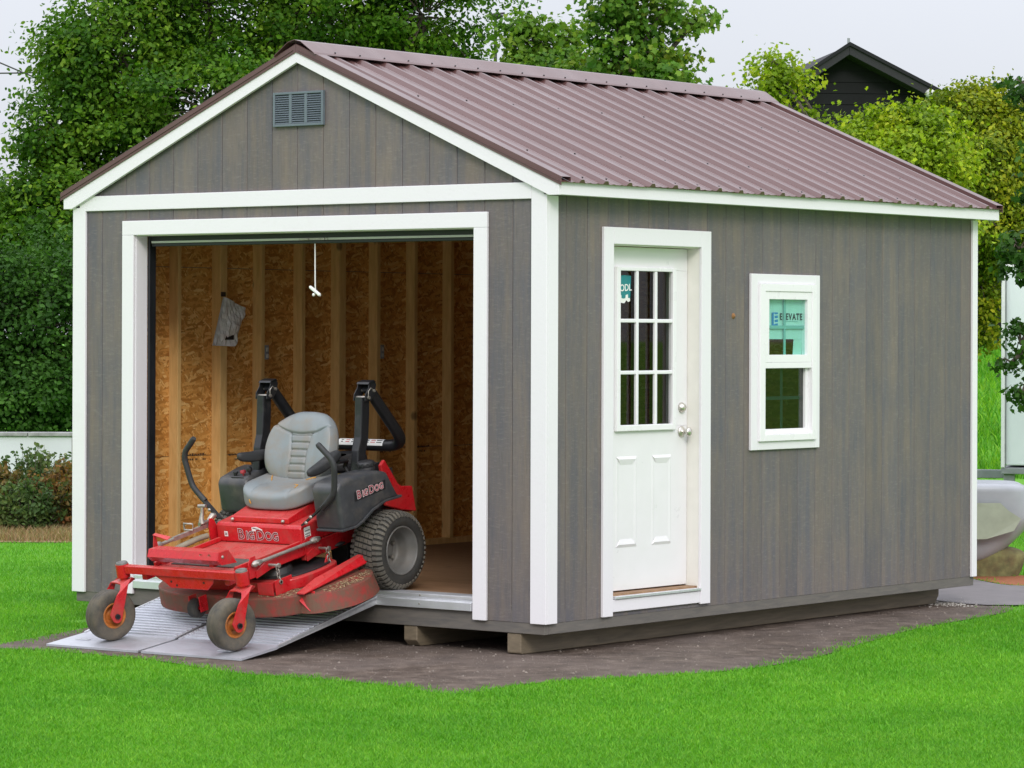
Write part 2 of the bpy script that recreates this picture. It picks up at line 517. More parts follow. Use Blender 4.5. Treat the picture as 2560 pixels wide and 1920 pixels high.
# ------------------------------------------------------------------ mesh builder
class MB:
    def __init__(self):
        self.v, self.f, self.sm, self.mi = [], [], [], []
        self.cur = 0

    def add(self, vs, fs, smooth=False):
        o = len(self.v)
        self.v += [tuple(p) for p in vs]
        for f in fs:
            self.f.append(tuple(i + o for i in f))
            self.sm.append(smooth)
            self.mi.append(self.cur)
        return self

    def box(self, a, b):
        (x0, y0, z0), (x1, y1, z1) = a, b
        x0, x1 = min(x0, x1), max(x0, x1)
        y0, y1 = min(y0, y1), max(y0, y1)
        z0, z1 = min(z0, z1), max(z0, z1)
        vs = [(x0, y0, z0), (x1, y0, z0), (x1, y1, z0), (x0, y1, z0), (x0, y0, z1), (x1, y0, z1), (x1, y1, z1), (x0, y1, z1)]
        return self.add(vs, [(0, 3, 2, 1), (4, 5, 6, 7), (0, 1, 5, 4), (1, 2, 6, 5), (2, 3, 7, 6), (3, 0, 4, 7)])

    def prism(self, poly, axis, a, b):
        """poly: 2-D points; axis 'x' -> (y,z), 'y' -> (x,z), 'z' -> (x,y)"""
        n = len(poly)

        def P(q, t):
            return (t, q[0], q[1]) if axis == 'x' else (q[0], t, q[1]) if axis == 'y' else (q[0], q[1], t)
        vs = [P(q, a) for q in poly] + [P(q, b) for q in poly]
        fs = [tuple(range(n)), tuple(range(2 * n - 1, n - 1, -1))]
        fs += [(i, i + n, (i + 1) % n + n, (i + 1) % n) for i in range(n)]
        return self.add(vs, fs)

    def tube(self, path, r, n=10, caps=True, square=None):
        """r: number or one per point; square=(w,h): rectangular section"""
        pts = [Vector(p) for p in path]
        rs = [r] * len(pts) if isinstance(r, (int, float)) else list(r)
        ref = Vector((0, 0, 1))
        t0 = (pts[1] - pts[0]).normalized()
        if abs(t0.dot(ref)) > 0.9:
            ref = Vector((1, 0, 0))
        vs, fs = [], []
        if square:
            n = 4
        for i, p in enumerate(pts):
            a = pts[max(i - 1, 0)]
            c = pts[min(i + 1, len(pts) - 1)]
            t = (c - a).normalized()
            u = ref - t * ref.dot(t)
            if u.length < 1e-4:
                u = Vector((0, 1, 0)) - t * t.y
            u.normalize()
            w_ = t.cross(u)
            ref = u
            k = 1.0
            if 0 < i < len(pts) - 1:
                d1 = (p - a).normalized()
                d2 = (c - p).normalized()
                k = 1 / max(0.5, math.sqrt(max(0.05, (1 + d1.dot(d2)) / 2)))
            for j in range(n):
                if square:
                    sx, sy = ((-1, -1), (1, -1), (1, 1), (-1, 1))[j]
                    vs.append(p + u * sx * square[0] / 2 * k + w_ * sy * square[1] / 2)
                else:
                    an = 2 * math.pi * j / n
                    vs.append(p + (u * math.cos(an) + w_ * math.sin(an)) * rs[i])
        for i in range(len(pts) - 1):
            for j in range(n):
                fs.append((i * n + j, i * n + (j + 1) % n, (i + 1) * n + (j + 1) % n, (i + 1) * n + j))
        self.add(vs, fs, not square)
        if caps:
            self.add(vs[:n], [tuple(range(n - 1, -1, -1))])
            self.add(vs[-n:], [tuple(range(n))])
        return self

    def cyl(self, a, b, r, n=16, r2=None):
        return self.tube([a, b], [r, r if r2 is None else r2], n)

    def lathe(self, prof, c, axis, n=32, smooth=True, closed=False):
        """prof: (t, r) along the axis through c"""
        c = Vector(c)
        ax = Vector({'x': (1, 0, 0), 'y': (0, 1, 0), 'z': (0, 0, 1)}[axis])
        u = Vector({'x': (0, 1, 0), 'y': (0, 0, 1), 'z': (1, 0, 0)}[axis])
        w_ = ax.cross(u)
        vs, fs = [], []
        for t, r in prof:
            for j in range(n):
                an = 2 * math.pi * j / n
                vs.append(c + ax * t + (u * math.cos(an) + w_ * math.sin(an)) * r)
        m_ = len(prof)
        for i in range(m_ - (0 if closed else 1)):
            i2 = (i + 1) % m_
            for j in range(n):
                fs.append((i * n + j, i * n + (j + 1) % n, i2 * n + (j + 1) % n, i2 * n + j))
        return self.add(vs, fs, smooth)

    def pillow(self, a, b, c, e1, e2, nu, nv, fn):
        def sp_(x, e):
            return math.copysign(abs(x) ** e, x)
        vs, fs = [], []
        for i in range(nv + 1):
            ph = -math.pi / 2 + math.pi * i / nv
            for j in range(nu):
                th = 2 * math.pi * j / nu
                x = a * sp_(math.cos(ph), e1) * sp_(math.cos(th), e2)
                y = b * sp_(math.cos(ph), e1) * sp_(math.sin(th), e2)
                z = c * sp_(math.sin(ph), e1)
                vs.append(fn(x, y, z))
        for i in range(nv):
            for j in range(nu):
                fs.append((i * nu + j, i * nu + (j + 1) % nu, (i + 1) * nu + (j + 1) % nu, (i + 1) * nu + j))
        return self.add(vs, fs, True)

    def xf(self, mat, start=0):
        for i in range(start, len(self.v)):
            self.v[i] = tuple(mat @ Vector(self.v[i]))
        return self

    def build(self, name, mat, parent=None, bevel=0.0, seg=2, fix=True):
        me = bpy.data.meshes.new(name)
        me.from_pydata(self.v, [], self.f)
        me.validate()
        if len(me.polygons) == len(self.sm):
            me.polygons.foreach_set('use_smooth', self.sm)
            me.polygons.foreach_set('material_index', self.mi)
        for m_ in (mat if isinstance(mat, (list, tuple)) else [mat]):
            me.materials.append(m_)
        if fix:
            import bmesh
            bm = bmesh.new()
            bm.from_mesh(me)
            bmesh.ops.recalc_face_normals(bm, faces=bm.faces)
            bm.to_mesh(me)
            bm.free()
        me.update()
        ob = bpy.data.objects.new(name, me)
        COL.objects.link(ob)
        if parent is not None:
            put(ob, parent)
        if bevel:
            bv = ob.modifiers.new('edge', 'BEVEL')
            bv.width = bevel
            bv.segments = seg
            bv.limit_method = 'ANGLE'
            bv.angle_limit = math.radians(38)
            bv.harden_normals = False
        return ob


def put(ob, parent):
    """parent without moving: things built in place keep their own coordinates"""
    ob.parent = parent
    if parent.get('in_place'):
        ob.location = -Vector(parent.location)
    return ob


def tag(o, label, cat, group=None, kind=None):
    o['label'] = label
    o['category'] = cat
    if group:
        o['group'] = group
    if kind:
        o['kind'] = kind
    return o


def thing(name, label, cat, loc, group=None, in_place=True):
    o = bpy.data.objects.new(name, None)
    o.empty_display_size = 0.1
    o.location = loc
    COL.objects.link(o)
    tag(o, label, cat, group)
    if in_place:
        o['in_place'] = 1
    return o


def text_mb(s, size, extrude=0.0, offset=0.0, spacing=1.0, align='CENTER', shear=0.0):
    cu = bpy.data.curves.new('lettering', 'FONT')
    cu.body = s
    cu.size = size
    cu.extrude = extrude
    cu.offset = offset
    cu.space_character = spacing
    cu.align_x = align
    cu.align_y = 'CENTER'
    cu.shear = shear
    cu.resolution_u = 3
    ob = bpy.data.objects.new('lettering', cu)
    COL.objects.link(ob)
    dg = bpy.context.evaluated_depsgraph_get()
    me = bpy.data.meshes.new_from_object(ob.evaluated_get(dg))
    mb = MB()
    mb.add([v.co[:] for v in me.vertices], [tuple(p.vertices) for p in me.polygons])
    bpy.data.objects.remove(ob)
    bpy.data.curves.remove(cu)
    bpy.data.meshes.remove(me)
    return mb


FACE_FRONT = Matrix.Rotation(math.pi / 2, 4, 'X')                                  # faces -Y
FACE_RIGHT = Matrix.Rotation(math.pi / 2, 4, 'Z') @ Matrix.Rotation(math.pi / 2, 4, 'X')   # faces +X


def at_face(mb, face, loc, rot=0.0, start=0):
    return mb.xf(Matrix.Translation(loc) @ face @ Matrix.Rotation(rot, 4, 'Z'), start)


GZ = -0.18      # ground level

# ================================================================== SETTING
g = MB()
N = 48
ring = [0, 8, 20, 45, 90, 180, 360, 800]
vs, fs = [(0, 0, GZ - 0.006)], []
for k, rr in enumerate(ring[1:]):
    for j in range(N):
        an = 2 * math.pi * j / N
        vs.append((rr * math.cos(an), rr * math.sin(an), GZ - 0.006))
for j in range(N):
    fs.append((0, 1 + j, 1 + (j + 1) % N))
for k in range(len(ring) - 2):
    for j in range(N):
        a = 1 + k * N
        fs.append((a + j, a + N + j, a + N + (j + 1) % N, a + (j + 1) % N))
g.add(vs, fs)
lawn = g.build('lawn', M['lawn'])
tag(lawn, 'bright green mown lawn around the shed', 'lawn', kind='structure')

dirt_poly = [(-2.80, -1.62), (-2.55, -1.47), (-2.1, -1.45), (-1.586, -1.463), (-1.2, -1.57), (-0.783, -1.702), (-0.222, -1.62),
             (0.273, -1.636), (0.62, -1.76), (0.80, -1.72), (0.76, -1.36), (0.74, -1.10), (0.85, -0.76), (1.02, -0.42), (1.15, -0.1), (1.207, 0.357),
             (1.17, 0.85), (1.076, 1.263), (0.87, 2.0), (0.695, 2.652), (0.60, 3.3), (0.564, 3.802), (0.45, 4.60), (-0.2, 5.1), (-0.8, 5.5),
             (-1.2, 5.3), (-1.6, 5.0), (-3.9, 4.9), (-3.50, 1.5), (-3.38, 0.3), (-3.263, -0.293), (-3.17, -0.55), (-3.077, -0.821), (-2.97, -1.1), (-2.90, -1.40)]


def smooth_poly(p, it=2):
    for _ in range(it):
        q = []
        for i in range(len(p)):
            a, c = p[i], p[(i + 1) % len(p)]
            q += [(0.75 * a[0] + 0.25 * c[0], 0.75 * a[1] + 0.25 * c[1]), (0.25 * a[0] + 0.75 * c[0], 0.25 * a[1] + 0.75 * c[1])]
        p = q
    return p


dirt_poly = smooth_poly(dirt_poly)
dp = MB()
dp.add([(x, y, GZ) for x, y in dirt_poly], [tuple(range(len(dirt_poly)))])
tag(dp.build('dirt_pad', M['dirt']), 'bare brown dirt pad under and around the shed', 'ground', kind='structure')

path_poly = smooth_poly([(-0.30, 4.72), (0.10, 4.60), (0.30, 4.75), (0.9, 5.25), (2.6, 6.7), (1.6, 8.1), (0.25, 6.95), (-0.45, 6.27), (-0.62, 6.24),
                         (-0.92, 6.46), (-1.25, 6.75), (-1.7, 6.2), (-1.0, 5.3)], 1)
pp = MB()
pp.add([(x, y, GZ + 0.006) for x, y in path_poly], [tuple(range(len(path_poly)))])
tag(pp.build('concrete_path', M['concrete']), 'curved grey concrete path behind the shed far corner', 'path', kind='structure')
mulch_poly = smooth_poly([(-1.05, 6.62), (-0.60, 6.27), (-0.35, 6.42), (0.3, 7.05), (0.1, 7.6), (-0.8, 7.1), (-1.2, 7.3), (-1.5, 6.95)], 1)
mp_ = MB()
mp_.add([(x, y, GZ + 0.002) for x, y in mulch_poly], [tuple(range(len(mulch_poly)))])
tag(mp_.build('mulch_bed', M['mulch']), 'strip of orange brown mulch beyond the concrete path', 'mulch', kind='structure')
dry_c = [at(-160, 1330, 27.9), at(300, 1330, 27.9), at(300, 1300, 30.5), at(-160, 1300, 30.5)]
dr = MB()
dr.add([(p.x, p.y, GZ + 0.002) for p in dry_c], [(0, 1, 2, 3)])
gl_ = MB()  # unseen pale ground, added to bounce neutral light onto the shed
gq = []
for uu, dd in ((-90, -60), (-90, 12.0), (90, 12.0), (90, -60)):
    p = CAM + FW * dd + RT * uu
    gq.append((p.x, p.y, GZ - .001))
gl_.add(gq, [(0, 1, 2, 3)])
M['lot'] = simple('bounce_stone', (0.42, 0.39, 0.38), 0.9, var=0.3, scale=30, bump=0.4)
tag(gl_.build('bounce_ground', M['lot']), 'pale stone ground added out of view to bounce neutral light', 'bounce ground', kind='structure')
M['straw'] = simple('dry_straw', (0.30, 0.20, 0.11), 0.9, var=0.4, scale=20, bump=0.6)
tag(dr.build('dry_grass_strip', M['straw']), 'strip of dry tan grass at the foot of the shrubs', 'dry ground', kind='structure')

# ================================================================== SHED
W, L = 3.70, 4.765
XR = -1.83                                    # ridge line
OH = 1.93                                     # ridge to eave edge


def zt(x):                                    # underside of the roof
    return 3.27 - 0.425 * abs(x - XR)


shed = thing('garage_shed', 'grey stained wooden garage shed with white trim and brown metal roof', 'shed', (0, 0, GZ))
PR = shed
BZ = 0.0                                      # bottom of the siding
TH = 0.018                                    # trim thickness


def boxes(*bs):
    mb = MB()
    for a, b in bs:
        mb.box(a, b)
    return mb


# --- skids, rim joists, floor
for x0 in (-3.50, -2.62, -1.042, -0.292):
    mb = MB()
    ch_ = .010 if x0 > -.5 else .036
    mb.prism([(0.03, GZ + ch_), (0.03 + ch_, GZ + 0.002), (4.55, GZ + 0.002), (4.60, GZ + 0.055), (4.60, -0.061), (0.03, -0.061)], 'x', x0, x0 + 0.098)
    mb.build('skid', M['skid'], PR, 0.006)
boxes(((-W + 0.02, 0.022, -0.06), (-0.022, 0.06, 0.075))).build('rim_joist', M['rim'], PR, 0.003)
boxes(((-0.060, 0.0605, -0.059), (-0.021, L - 0.05, 0.075))).build('rim_joist', M['rim'], PR, 0.003)
boxes(((-W + 0.02, L - 0.05, -0.06), (-0.022, L - 0.01, 0.075))).build('rim_joist', M['rim'], PR)
boxes(((-W + 0.021, 0.061, -0.06), (-W + 0.06, L - 0.051, 0.075))).build('rim_joist', M['rim'], PR)
for k in range(9):                            # floor joists seen from below the rim
    y = 0.4 + k * 0.45
    boxes(((-W + 0.061, y, -0.06), (-0.061, y + 0.038, 0.075))).build('floor_joist', M['skid'], PR)
boxes(((-W + 0.03, 0.1305, 0.0765), (-0.03, L - 0.03, 0.127))).build('floor', M['floor'], PR)

# --- siding boards
OXL, OXR, OZT = -3.175, -0.515, 2.205         # garage opening
DY0, DY1, DZ0, DZ1 = 0.60, 1.545, 0.02, 2.15  # entry door opening
WY0, WY1, WZ0, WZ1 = 2.10, 2.765, 0.94, 1.935  # window opening
GAP = 0.0014


def plank(polys, axis, t0, t1, name='siding_board'):
    mb = MB()
    for p in polys:
        mb.prism(p, axis, t0, t1)
    return mb.build(name, M['siding'], PR, 0.0030, 1)


edges = [-0.0525 - 0.2005 * k for k in range(19)]
edges = [-0.005] + [e for e in edges if e > -W + 0.03] + [-W + 0.005]
for a, b in zip(edges[1:], edges[:-1]):
    a, b = a + GAP, b - GAP
    zb = 2.405
    if b <= OXL or a >= OXR:
        poly = [(a, BZ), (b, BZ), (b, zb), (a, zb)]
    elif a < OXL:
        poly = [(a, BZ), (OXL, BZ), (OXL, OZT), (b, OZT), (b, zb), (a, zb)]
    elif b > OXR:
        poly = [(a, OZT), (OXR, OZT), (OXR, BZ), (b, BZ), (b, zb), (a, zb)]
    else:
        poly = [(a, OZT), (b, OZT), (b, zb), (a, zb)]
    plank([poly], 'y', TH + 0.001, TH + 0.017)
    top = [(b, zt(b) - 0.01)]
    if a < XR < b:
        top.append((XR, zt(XR) - 0.01))
    top.append((a, zt(a) - 0.01))
    if min(q[1] for q in top) > 2.408:
        plank([[(a, 2.408), (b, 2.408)] + top], 'y', TH + 0.001, TH + 0.017)
yed = [0.022] + [0.0085 + 0.1985 * k for k in range(1, 24)] + [L - 0.005]
for a, b in zip(yed[:-1], yed[1:]):
    a, b = a + GAP, b - GAP
    polys = []
    zones = [(DY0, DY1, DZ0, DZ1), (WY0, WY1, WZ0, WZ1)]
    hit = [z for z in zones if b > z[0] and a < z[1]]
    if not hit:
        polys.append([(a, BZ), (b, BZ), (b, 2.40), (a, 2.40)])
    else:
        y0, y1, z0, z1 = hit[0]
        if a < y0:
            polys.append([(a, BZ), (b, BZ), (b, z0), (y0, z0), (y0, z1), (b, z1), (b, 2.40), (a, 2.40)])
        elif b > y1:
            polys.append([(a, BZ), (b, BZ), (b, 2.40), (a, 2.40), (a, z1), (y1, z1), (y1, z0), (a, z0)])
        else:
            polys.append([(a, z1), (b, z1), (b, 2.40), (a, 2.40)])
            polys.append([(a, BZ), (b, BZ), (b, z0), (a, z0)])
    for p in polys:
        plank([p], 'x', -TH - 0.001, -TH - 0.017)

# --- walls behind the siding, studs, interior sheathing
IN = 0.055


def wall(name, polys, axis, a, b, mat=None):
    mb = MB()
    for p in polys:
        mb.prism(p, axis, a, b)
    return mb.build(name, mat or M['osb'], PR)


r_ = lambda a, b, c, d: [(a, c), (b, c), (b, d), (a, d)]
y0 = TH + 0.018
wall('front_sheathing', [r_(-W + .02, OXL, .0, 2.40), r_(OXR, -.02, .0, 2.40), r_(OXL, OXR, OZT, 2.40),
                         [(-W + .02, 2.4), (-.02, 2.4), (-.02, 2.46), (XR, 3.24), (-W + .02, 2.46)]], 'y', y0, y0 + .012)
wall('right_sheathing', [r_(.05, DY0, 0, 2.40), r_(DY1, WY0, 0, 2.40), r_(WY1, L - .03, 0, 2.40), r_(DY0, DY1, DZ1, 2.4), r_(WY0, WY1, 0, WZ0), r_(WY0, WY1, WZ1, 2.4)],
     'x', -y0 - .012, -y0)
wall('back_wall', [[(-W + .02, 0), (-.02, 0), (-.02, 2.46), (XR, 3.24), (-W + .02, 2.46)]], 'y', L - .03, L - .015)
wall('left_siding', [r_(.02, L - .02, 0, 2.42)], 'x', -W + .002, -W + .012, M['siding'])
wall('back_siding', [[(-W + .02, 0), (-.02, 0), (-.02, 2.46), (XR, 3.24), (-W + .02, 2.46)]], 'y', L - .014, L - .004, M['siding'])
for z0, z1 in ((0.1275, 0.812), (0.816, 2.03), (2.034, 2.42)):          # sheets of board on the far wall
    for ya, yb in ((0.131, 2.468), (2.472, L - .035)):
        boxes(((-W + .013, ya, z0), (-W + .025, yb, z1))).build('osb_panel', M['osb'], PR)
studs = [(0.835, 0.868), (1.235, 1.300), (1.628, 1.665), (2.032, 2.068), (2.415, 2.485), (2.812, 2.850), (3.215, 3.252), (3.62, 3.658), (4.02, 4.058), (4.42, 4.458), (.07, .108), (.43, .468)]
for ya, yb in studs:
    boxes(((-W + .0255, ya, .1665), (-W + .104, yb, 2.34))).build('stud', M['stud'], PR, 0.003)
    if yb - ya < .05:
        boxes(((-.142, ya, .1665), (-.0495, yb, 2.34))).build('stud', M['stud'], PR, 0.003) if not (DY0 - .05 < ya < DY1 + .02 or WY0 - .05 < ya < WY1 + .02) else None
boxes(((-W + .0255, .131, .1275), (-W + .104, L - .04, .166))).build('bottom_plate', M['stud'], PR)
boxes(((-W + .0255, .06, 2.3405), (-W + .104, L - .04, 2.379))).build('top_plate', M['stud'], PR)
for k in range(5):
    x = -3.3 + k * .75
    boxes(((x, L - .12, .1275), (x + .038, L - .031, 2.4))).build('stud', M['stud'], PR, 0.003)
for ya, zc, n_, ln in ((0.985, 0.80, 1, .19), (1.40, 0.79, 1, .10), (2.9, 0.80, 1, .16), (3.33, .795, 1, .15)):   # smeared mill stamps
    mb = MB()
    q = ya
    while q < ya + ln:
        d_ = rnd.uniform(.008, .022)
        mb.box((-W + .0252, q, zc + .012 + rnd.uniform(0, .006)), (-W + .0258, q + d_ * .7, zc + .022 + rnd.uniform(0, .008)))
        if rnd.random() < .5:
            mb.box((-W + .0252, q, zc - .016), (-W + .0258, q + d_ * .6, zc - .004))
        q += d_
    mb.build('mill_stamp', M['osb_ink'], PR)

# --- white trim
def trim(name, a, b, mat='white', bev=0.003):
    return boxes((a, b)).build(name, M[mat], PR, bev)


CB = 0.109
trim('corner_board', (-CB, 0, 0), (0, TH, 2.43))
trim('corner_board', (-TH, TH + .0005, 0), (0, CB, 2.376))
trim('corner_board', (-W, 0, 0), (-W + CB, TH, 2.43))
trim('corner_board', (-W, TH + .0005, 0), (-W + TH, CB, 2.376))
trim('corner_board', (-TH, L - .065, 0), (0, L, 2.376))
trim('corner_board', (-W, L - .1, 0), (-W + TH, L, 2.376))
trim('band_board', (-W + CB + .0005, 0, 2.360), (-CB - .0005, TH, 2.452))
trim('opening_trim', (-3.272, -.0015, 2.206), (-.421, TH, 2.294))
trim('opening_trim', (-3.272, -.0015, 0.01), (-3.175, TH, 2.2055))
trim('opening_trim', (-.517, -.0015, 0.0), (-.421, TH, 2.2055))
# jambs (returns of the opening)
trim('opening_jamb', (-3.175 - .018, TH + .0005, .05), (-3.170, .118, 2.2055))
trim('opening_jamb', (-.522, TH + .0005, .05), (-.504, .118, 2.2055))
trim('opening_jamb', (-3.1695, TH + .0005, 2.201), (-.5225, .118, 2.219))
# rake boards on both gables
for yy in (-.022, L + .085):
    for sgn in (-1, 1):
        xe = XR + sgn * OH
        mb = MB()
        poly = [(XR, 3.27), (xe, zt(xe)), (xe, zt(xe) - .074), (XR + sgn * 1.86, zt(xe) - .074), (XR, 3.27 - .073)]
        if sgn < 0:
            poly = poly[::-1]
        mb.prism(poly, 'y', yy - .0005, yy + .0215)
        mb.build('rake_board', M['white'], PR, 0.002)
# eave fascia and soffit
for sgn in (-1, 1):
    xe = XR + sgn * OH
    boxes(((xe - sgn * .02, -.0005, zt(xe) - .072), (xe, L + .0845, zt(xe) - .001))).build('eave_fascia', M['white'], PR, 0.002)
    boxes(((xe - sgn * .0205, .0, zt(xe) - .068), (xe - sgn * .12, L + .08, zt(xe) - .055))).build('soffit', M['white'], PR)

# --- roof panels
NRM = Vector((0.425, 0, 1)).normalized()


def roof_profile(y_from, y_to, rib0, pitch):
    """(y, height) points of the ribbed sheet between y_from and y_to"""
    pts = []
    k = math.floor((y_from - rib0) / pitch) - 1
    while rib0 + k * pitch < y_to + pitch:
        c = rib0 + k * pitch
        pts += [(c - .030, 0), (c - .012, .019), (c + .012, .019), (c + .030, 0)]
        for q in (1 / 3, 2 / 3):
            e = c + pitch * q
            pts += [(e - .016, 0), (e - .007, .0032), (e + .007, .0032), (e + .016, 0)]
        k += 1
    inner = [p for p in pts if y_from < p[0] < y_to]
    return [(y_from, 0)] + inner + [(y_to, 0)]


RP, R0 = 0.2256, 0.162
starts = [-.035] + [R0 + RP * (3.6 + 4 * k - 1) + .028 for k in range(6)]
starts = [s for s in starts if s < L + .05]
for sgn in (-1, 1):
    xe = XR + sgn * (OH + .022)
    for i, s0 in enumerate(starts):
        s1 = starts[i + 1] + .03 if i + 1 < len(starts) else L + .12
        prof = roof_profile(s0, s1, R0, RP)
        lift = .003 + (.0035 if i % 2 else 0)
        vs, fs = [], []
        n = len(prof)
        for (xx) in (XR + sgn * .02, xe):
            for y, h in prof:
                base = Vector((xx, y, zt(xx) + .004 + lift))
                nn = Vector((sgn * .391, 0, .920))
                vs.append(base + nn * h)
        nu = 2 * n
        for (xx) in (XR + sgn * .02, xe):
            for y, h in prof:
                vs.append(Vector((xx, y, zt(xx) + .003 + lift)) + Vector((sgn * .391, 0, .92)) * (min(h, .0) - .0012))
        for j in range(n - 1):
            fs.append((j, j + 1, n + j + 1, n + j))
            fs.append((nu + j, nu + n + j, nu + n + j + 1, nu + j + 1))
            fs.append((n + j, n + j + 1, nu + n + j + 1, nu + n + j))
        fs.append((0, n, nu + n, nu))
        fs.append((n - 1, nu + n - 1, nu + 2 * n - 1, 2 * n - 1))
        MB().add(vs, fs).build('roof_panel', M['roof'], PR)
    # deck boards under the sheet close the attic
    mb = MB()
    mb.prism([(XR, 3.27), (XR + sgn * (OH - .022), zt(XR + sgn * (OH - .022))), (XR + sgn * (OH - .022), zt(XR + sgn * (OH - .022)) - .012), (XR, 3.258)], 'y', .0, L + .084)
    mb.build('roof_deck', M['floor'], PR)
# screws on the right slope
mb = MB()
for x in (-1.15, -.35, .04):
    for k in range(21):
        if k % 2 == 0 or x > -.2:
            y = R0 + RP * k + RP * .5
            if 0 < y < L + .05:
                p = Vector((x, y, zt(x) + .0075))
                mb.cyl(p, p + NRM * .005, .0055, 6)
mb.build('roof_screws', M['vent_dark'], PR)['kind'] = 'stuff'
# ridge cap: folded sheet standing on the ribs, open between them
mb = MB()
for sgn in (-1, 1):
    vs = []
    for y in (-.045, L + .13):
        a = Vector((XR, y, 3.27 + .060))
        b = Vector((XR + sgn * .05, y, 3.27 + .048))
        c = Vector((XR + sgn * .150, y, zt(XR + .150) + .043))
        d = Vector((XR + sgn * .162, y, zt(XR + .162) + .036))
        vs += [a, b, c, d]
    mb.add(vs, [(0, 1, 5, 4), (1, 2, 6, 5), (2, 3, 7, 6)])
o = mb.build('ridge_cap', M['roof'], PR)
sd = o.modifiers.new('thickness', 'SOLIDIFY')
sd.thickness = .003
mb = MB()
for k in range(22):
    y = R0 + RP * k
    if y < L + .1:
        p = Vector((XR + .140, y, zt(XR + .14) + .046))
        mb.cyl(p, p + NRM * .005, .0055, 6)
mb.build('cap_screws', M['vent_dark'], PR)['kind'] = 'stuff'
# rake flashing, folded over the gable edges
for yy, dy in ((-.026, -1), (L + .1155, 1)):
    for sgn in (-1, 1):
        xe = XR + sgn * (OH + .022)
        mb = MB()
        x0_ = XR + sgn * .001
        def q(x, up_):
            return (x, zt(x) + up_)
        front = [q(x0_, .034), q(xe, .034), q(xe, -.014), q(x0_, -.014)]
        if sgn < 0:
            front = front[::-1]
        mb.prism(front, 'y', yy, yy + dy * .004)
        topf = [q(x0_, .0365), q(xe, .0365), q(xe, .034), q(x0_, .034)]
        mb.prism(topf, 'y', yy + dy * .004, yy - dy * .085)
        mb.prism([q(x0_, .034), q(xe, .034), q(xe, .008), q(x0_, .008)], 'y', yy - dy * .083, yy - dy * .085)
        mb.build('rake_flashing', M['roof'], PR, 0.0015, 1)

# --- gable vent with louvres
vx0, vx1, vz0, vz1 = -2.032, -1.640, 2.826, 3.028
vent = boxes(((vx0 + .01, TH - .006, vz0 + .01), (vx1 - .01, TH - .001, vz1 - .01))).build('gable_vent', M['vent_dark'], PR)
fr = MB()
for a, b in (((vx0, -.004, vz0), (vx0 + .016, TH - .001, vz1)), ((vx1 - .016, -.004, vz0), (vx1, TH - .001, vz1)),
             ((vx0 + .0165, -.004, vz0), (vx1 - .0165, TH - .001, vz0 + .014)), ((vx0 + .0165, -.004, vz1 - .014), (vx1 - .0165, TH - .001, vz1))):
    fr.box(a, b)
cw = (vx1 - vx0 - .032) / 3
for k in (1, 2):
    x = vx0 + .016 + cw * k
    fr.box((x - .010, -.003, vz0 + .0145), (x + .010, TH - .001, vz1 - .0145))
f_ = fr.build('vent_frame', M['vent'], PR, .002)
f_.parent = vent
f_.location = (0, 0, 0)
for c_ in range(3):
    xa = vx0 + .016 + cw * c_ + (.010 if c_ else .0005)
    xb = vx0 + .016 + cw * (c_ + 1) - (.010 if c_ < 2 else .0005)
    for k in range(13):
        z = vz0 + .018 + k * (vz1 - vz0 - .036) / 12.6
        lo = MB()
        lo.prism([(TH - .007, z + .010), (-.001, z), (-.001, z - .002), (TH - .007, z + .008)], 'x', xa, xb)
        ob = lo.build('louvre', M['vent'])
        ob.parent = vent

# --- garage opening: threshold, tracks, rolled door
mb = MB()
mb.prism([(-.004, .047), (-.004, .092), (.010, .098), (.010, .104), (.004, .110), (.004, .127), (.016, .131), (.13, .131), (.13, .101), (.021, .101), (.021, .047)], 'x', OXL + .006, OXR - .008)
mb.build('threshold', M['alu'], PR, .0015, 1)
mb = MB()
for k in range(5):
    x = -2.9 + k * .5
    mb.cyl((x, .0035, .118), (x, -.001, .118), .005, 8)
    mb.cyl((x, -.0035, .07), (x, -.007, .07), .005, 8)
mb.build('threshold_screws', M['steel'], PR)['kind'] = 'stuff'
for x0_, x1_ in ((-3.1695, -3.152), (-.540, -.5225)):
    mb = boxes(((x0_, .1185, .132), (x1_, .175, 2.2)))
    mb.build('door_track', M['black_track'], PR, .003)
roll = thing('roll_up_door', 'black roll-up door coiled above the garage opening', 'roll-up door', (-1.85, .25, 2.2))
mb = MB()
mb.lathe([(-3.13, .005), (-3.13, .135), (-.56, .135), (-.56, .005)], (0, .215, 2.305), 'x', 40)
mb.build('curtain_coil', M['black'], roll)
boxes(((-3.165, .122, 2.172), (-.527, .138, 2.2004))).build('curtain', M['black'], roll)
boxes(((-3.134, .112, 2.158), (-.558, .140, 2.1715))).build('bottom_bar', M['barwhite'], roll, .002)
boxes(((-3.134, .118, 2.138), (-.558, .134, 2.1575))).build('weather_seal', M['black_track'], roll, .004)
lt = MB()
lt.box((-1.92, .104, 2.158), (-1.72, .1115, 2.170))
lt.box((-1.90, .098, 2.160), (-1.84, .1035, 2.168))
lt.cyl((-1.70, .1115, 2.164), (-1.70, .105, 2.164), .006, 10)
lt.build('latch', M['steel'], roll)
rope = thing('pull_cord', 'white pull cord with T handle hanging in the garage opening', 'pull cord', (-1.80, .118, 2.138))
mb = MB()
mb.tube([(-1.803, .118, 2.137), (-1.802, .118, 2.0), (-1.801, .118, 1.90), (-1.799, .118, 1.86)], .0042, 6)
mb.build('cord', M['rope'], rope)
hd = MB()
hd.tube([(-.058, 0, 0), (-.05, 0, 0), (.05, 0, 0), (.058, 0, 0)], [.007, .0105, .0105, .007], 10)
hd.xf(Matrix.Translation((-1.797, .112, 1.858)) @ Matrix.Rotation(math.radians(27), 4, 'Y') @ Matrix.Rotation(math.radians(-12), 4, 'Z'))
hd.build('handle', M['rope'], rope)
kb = MB()
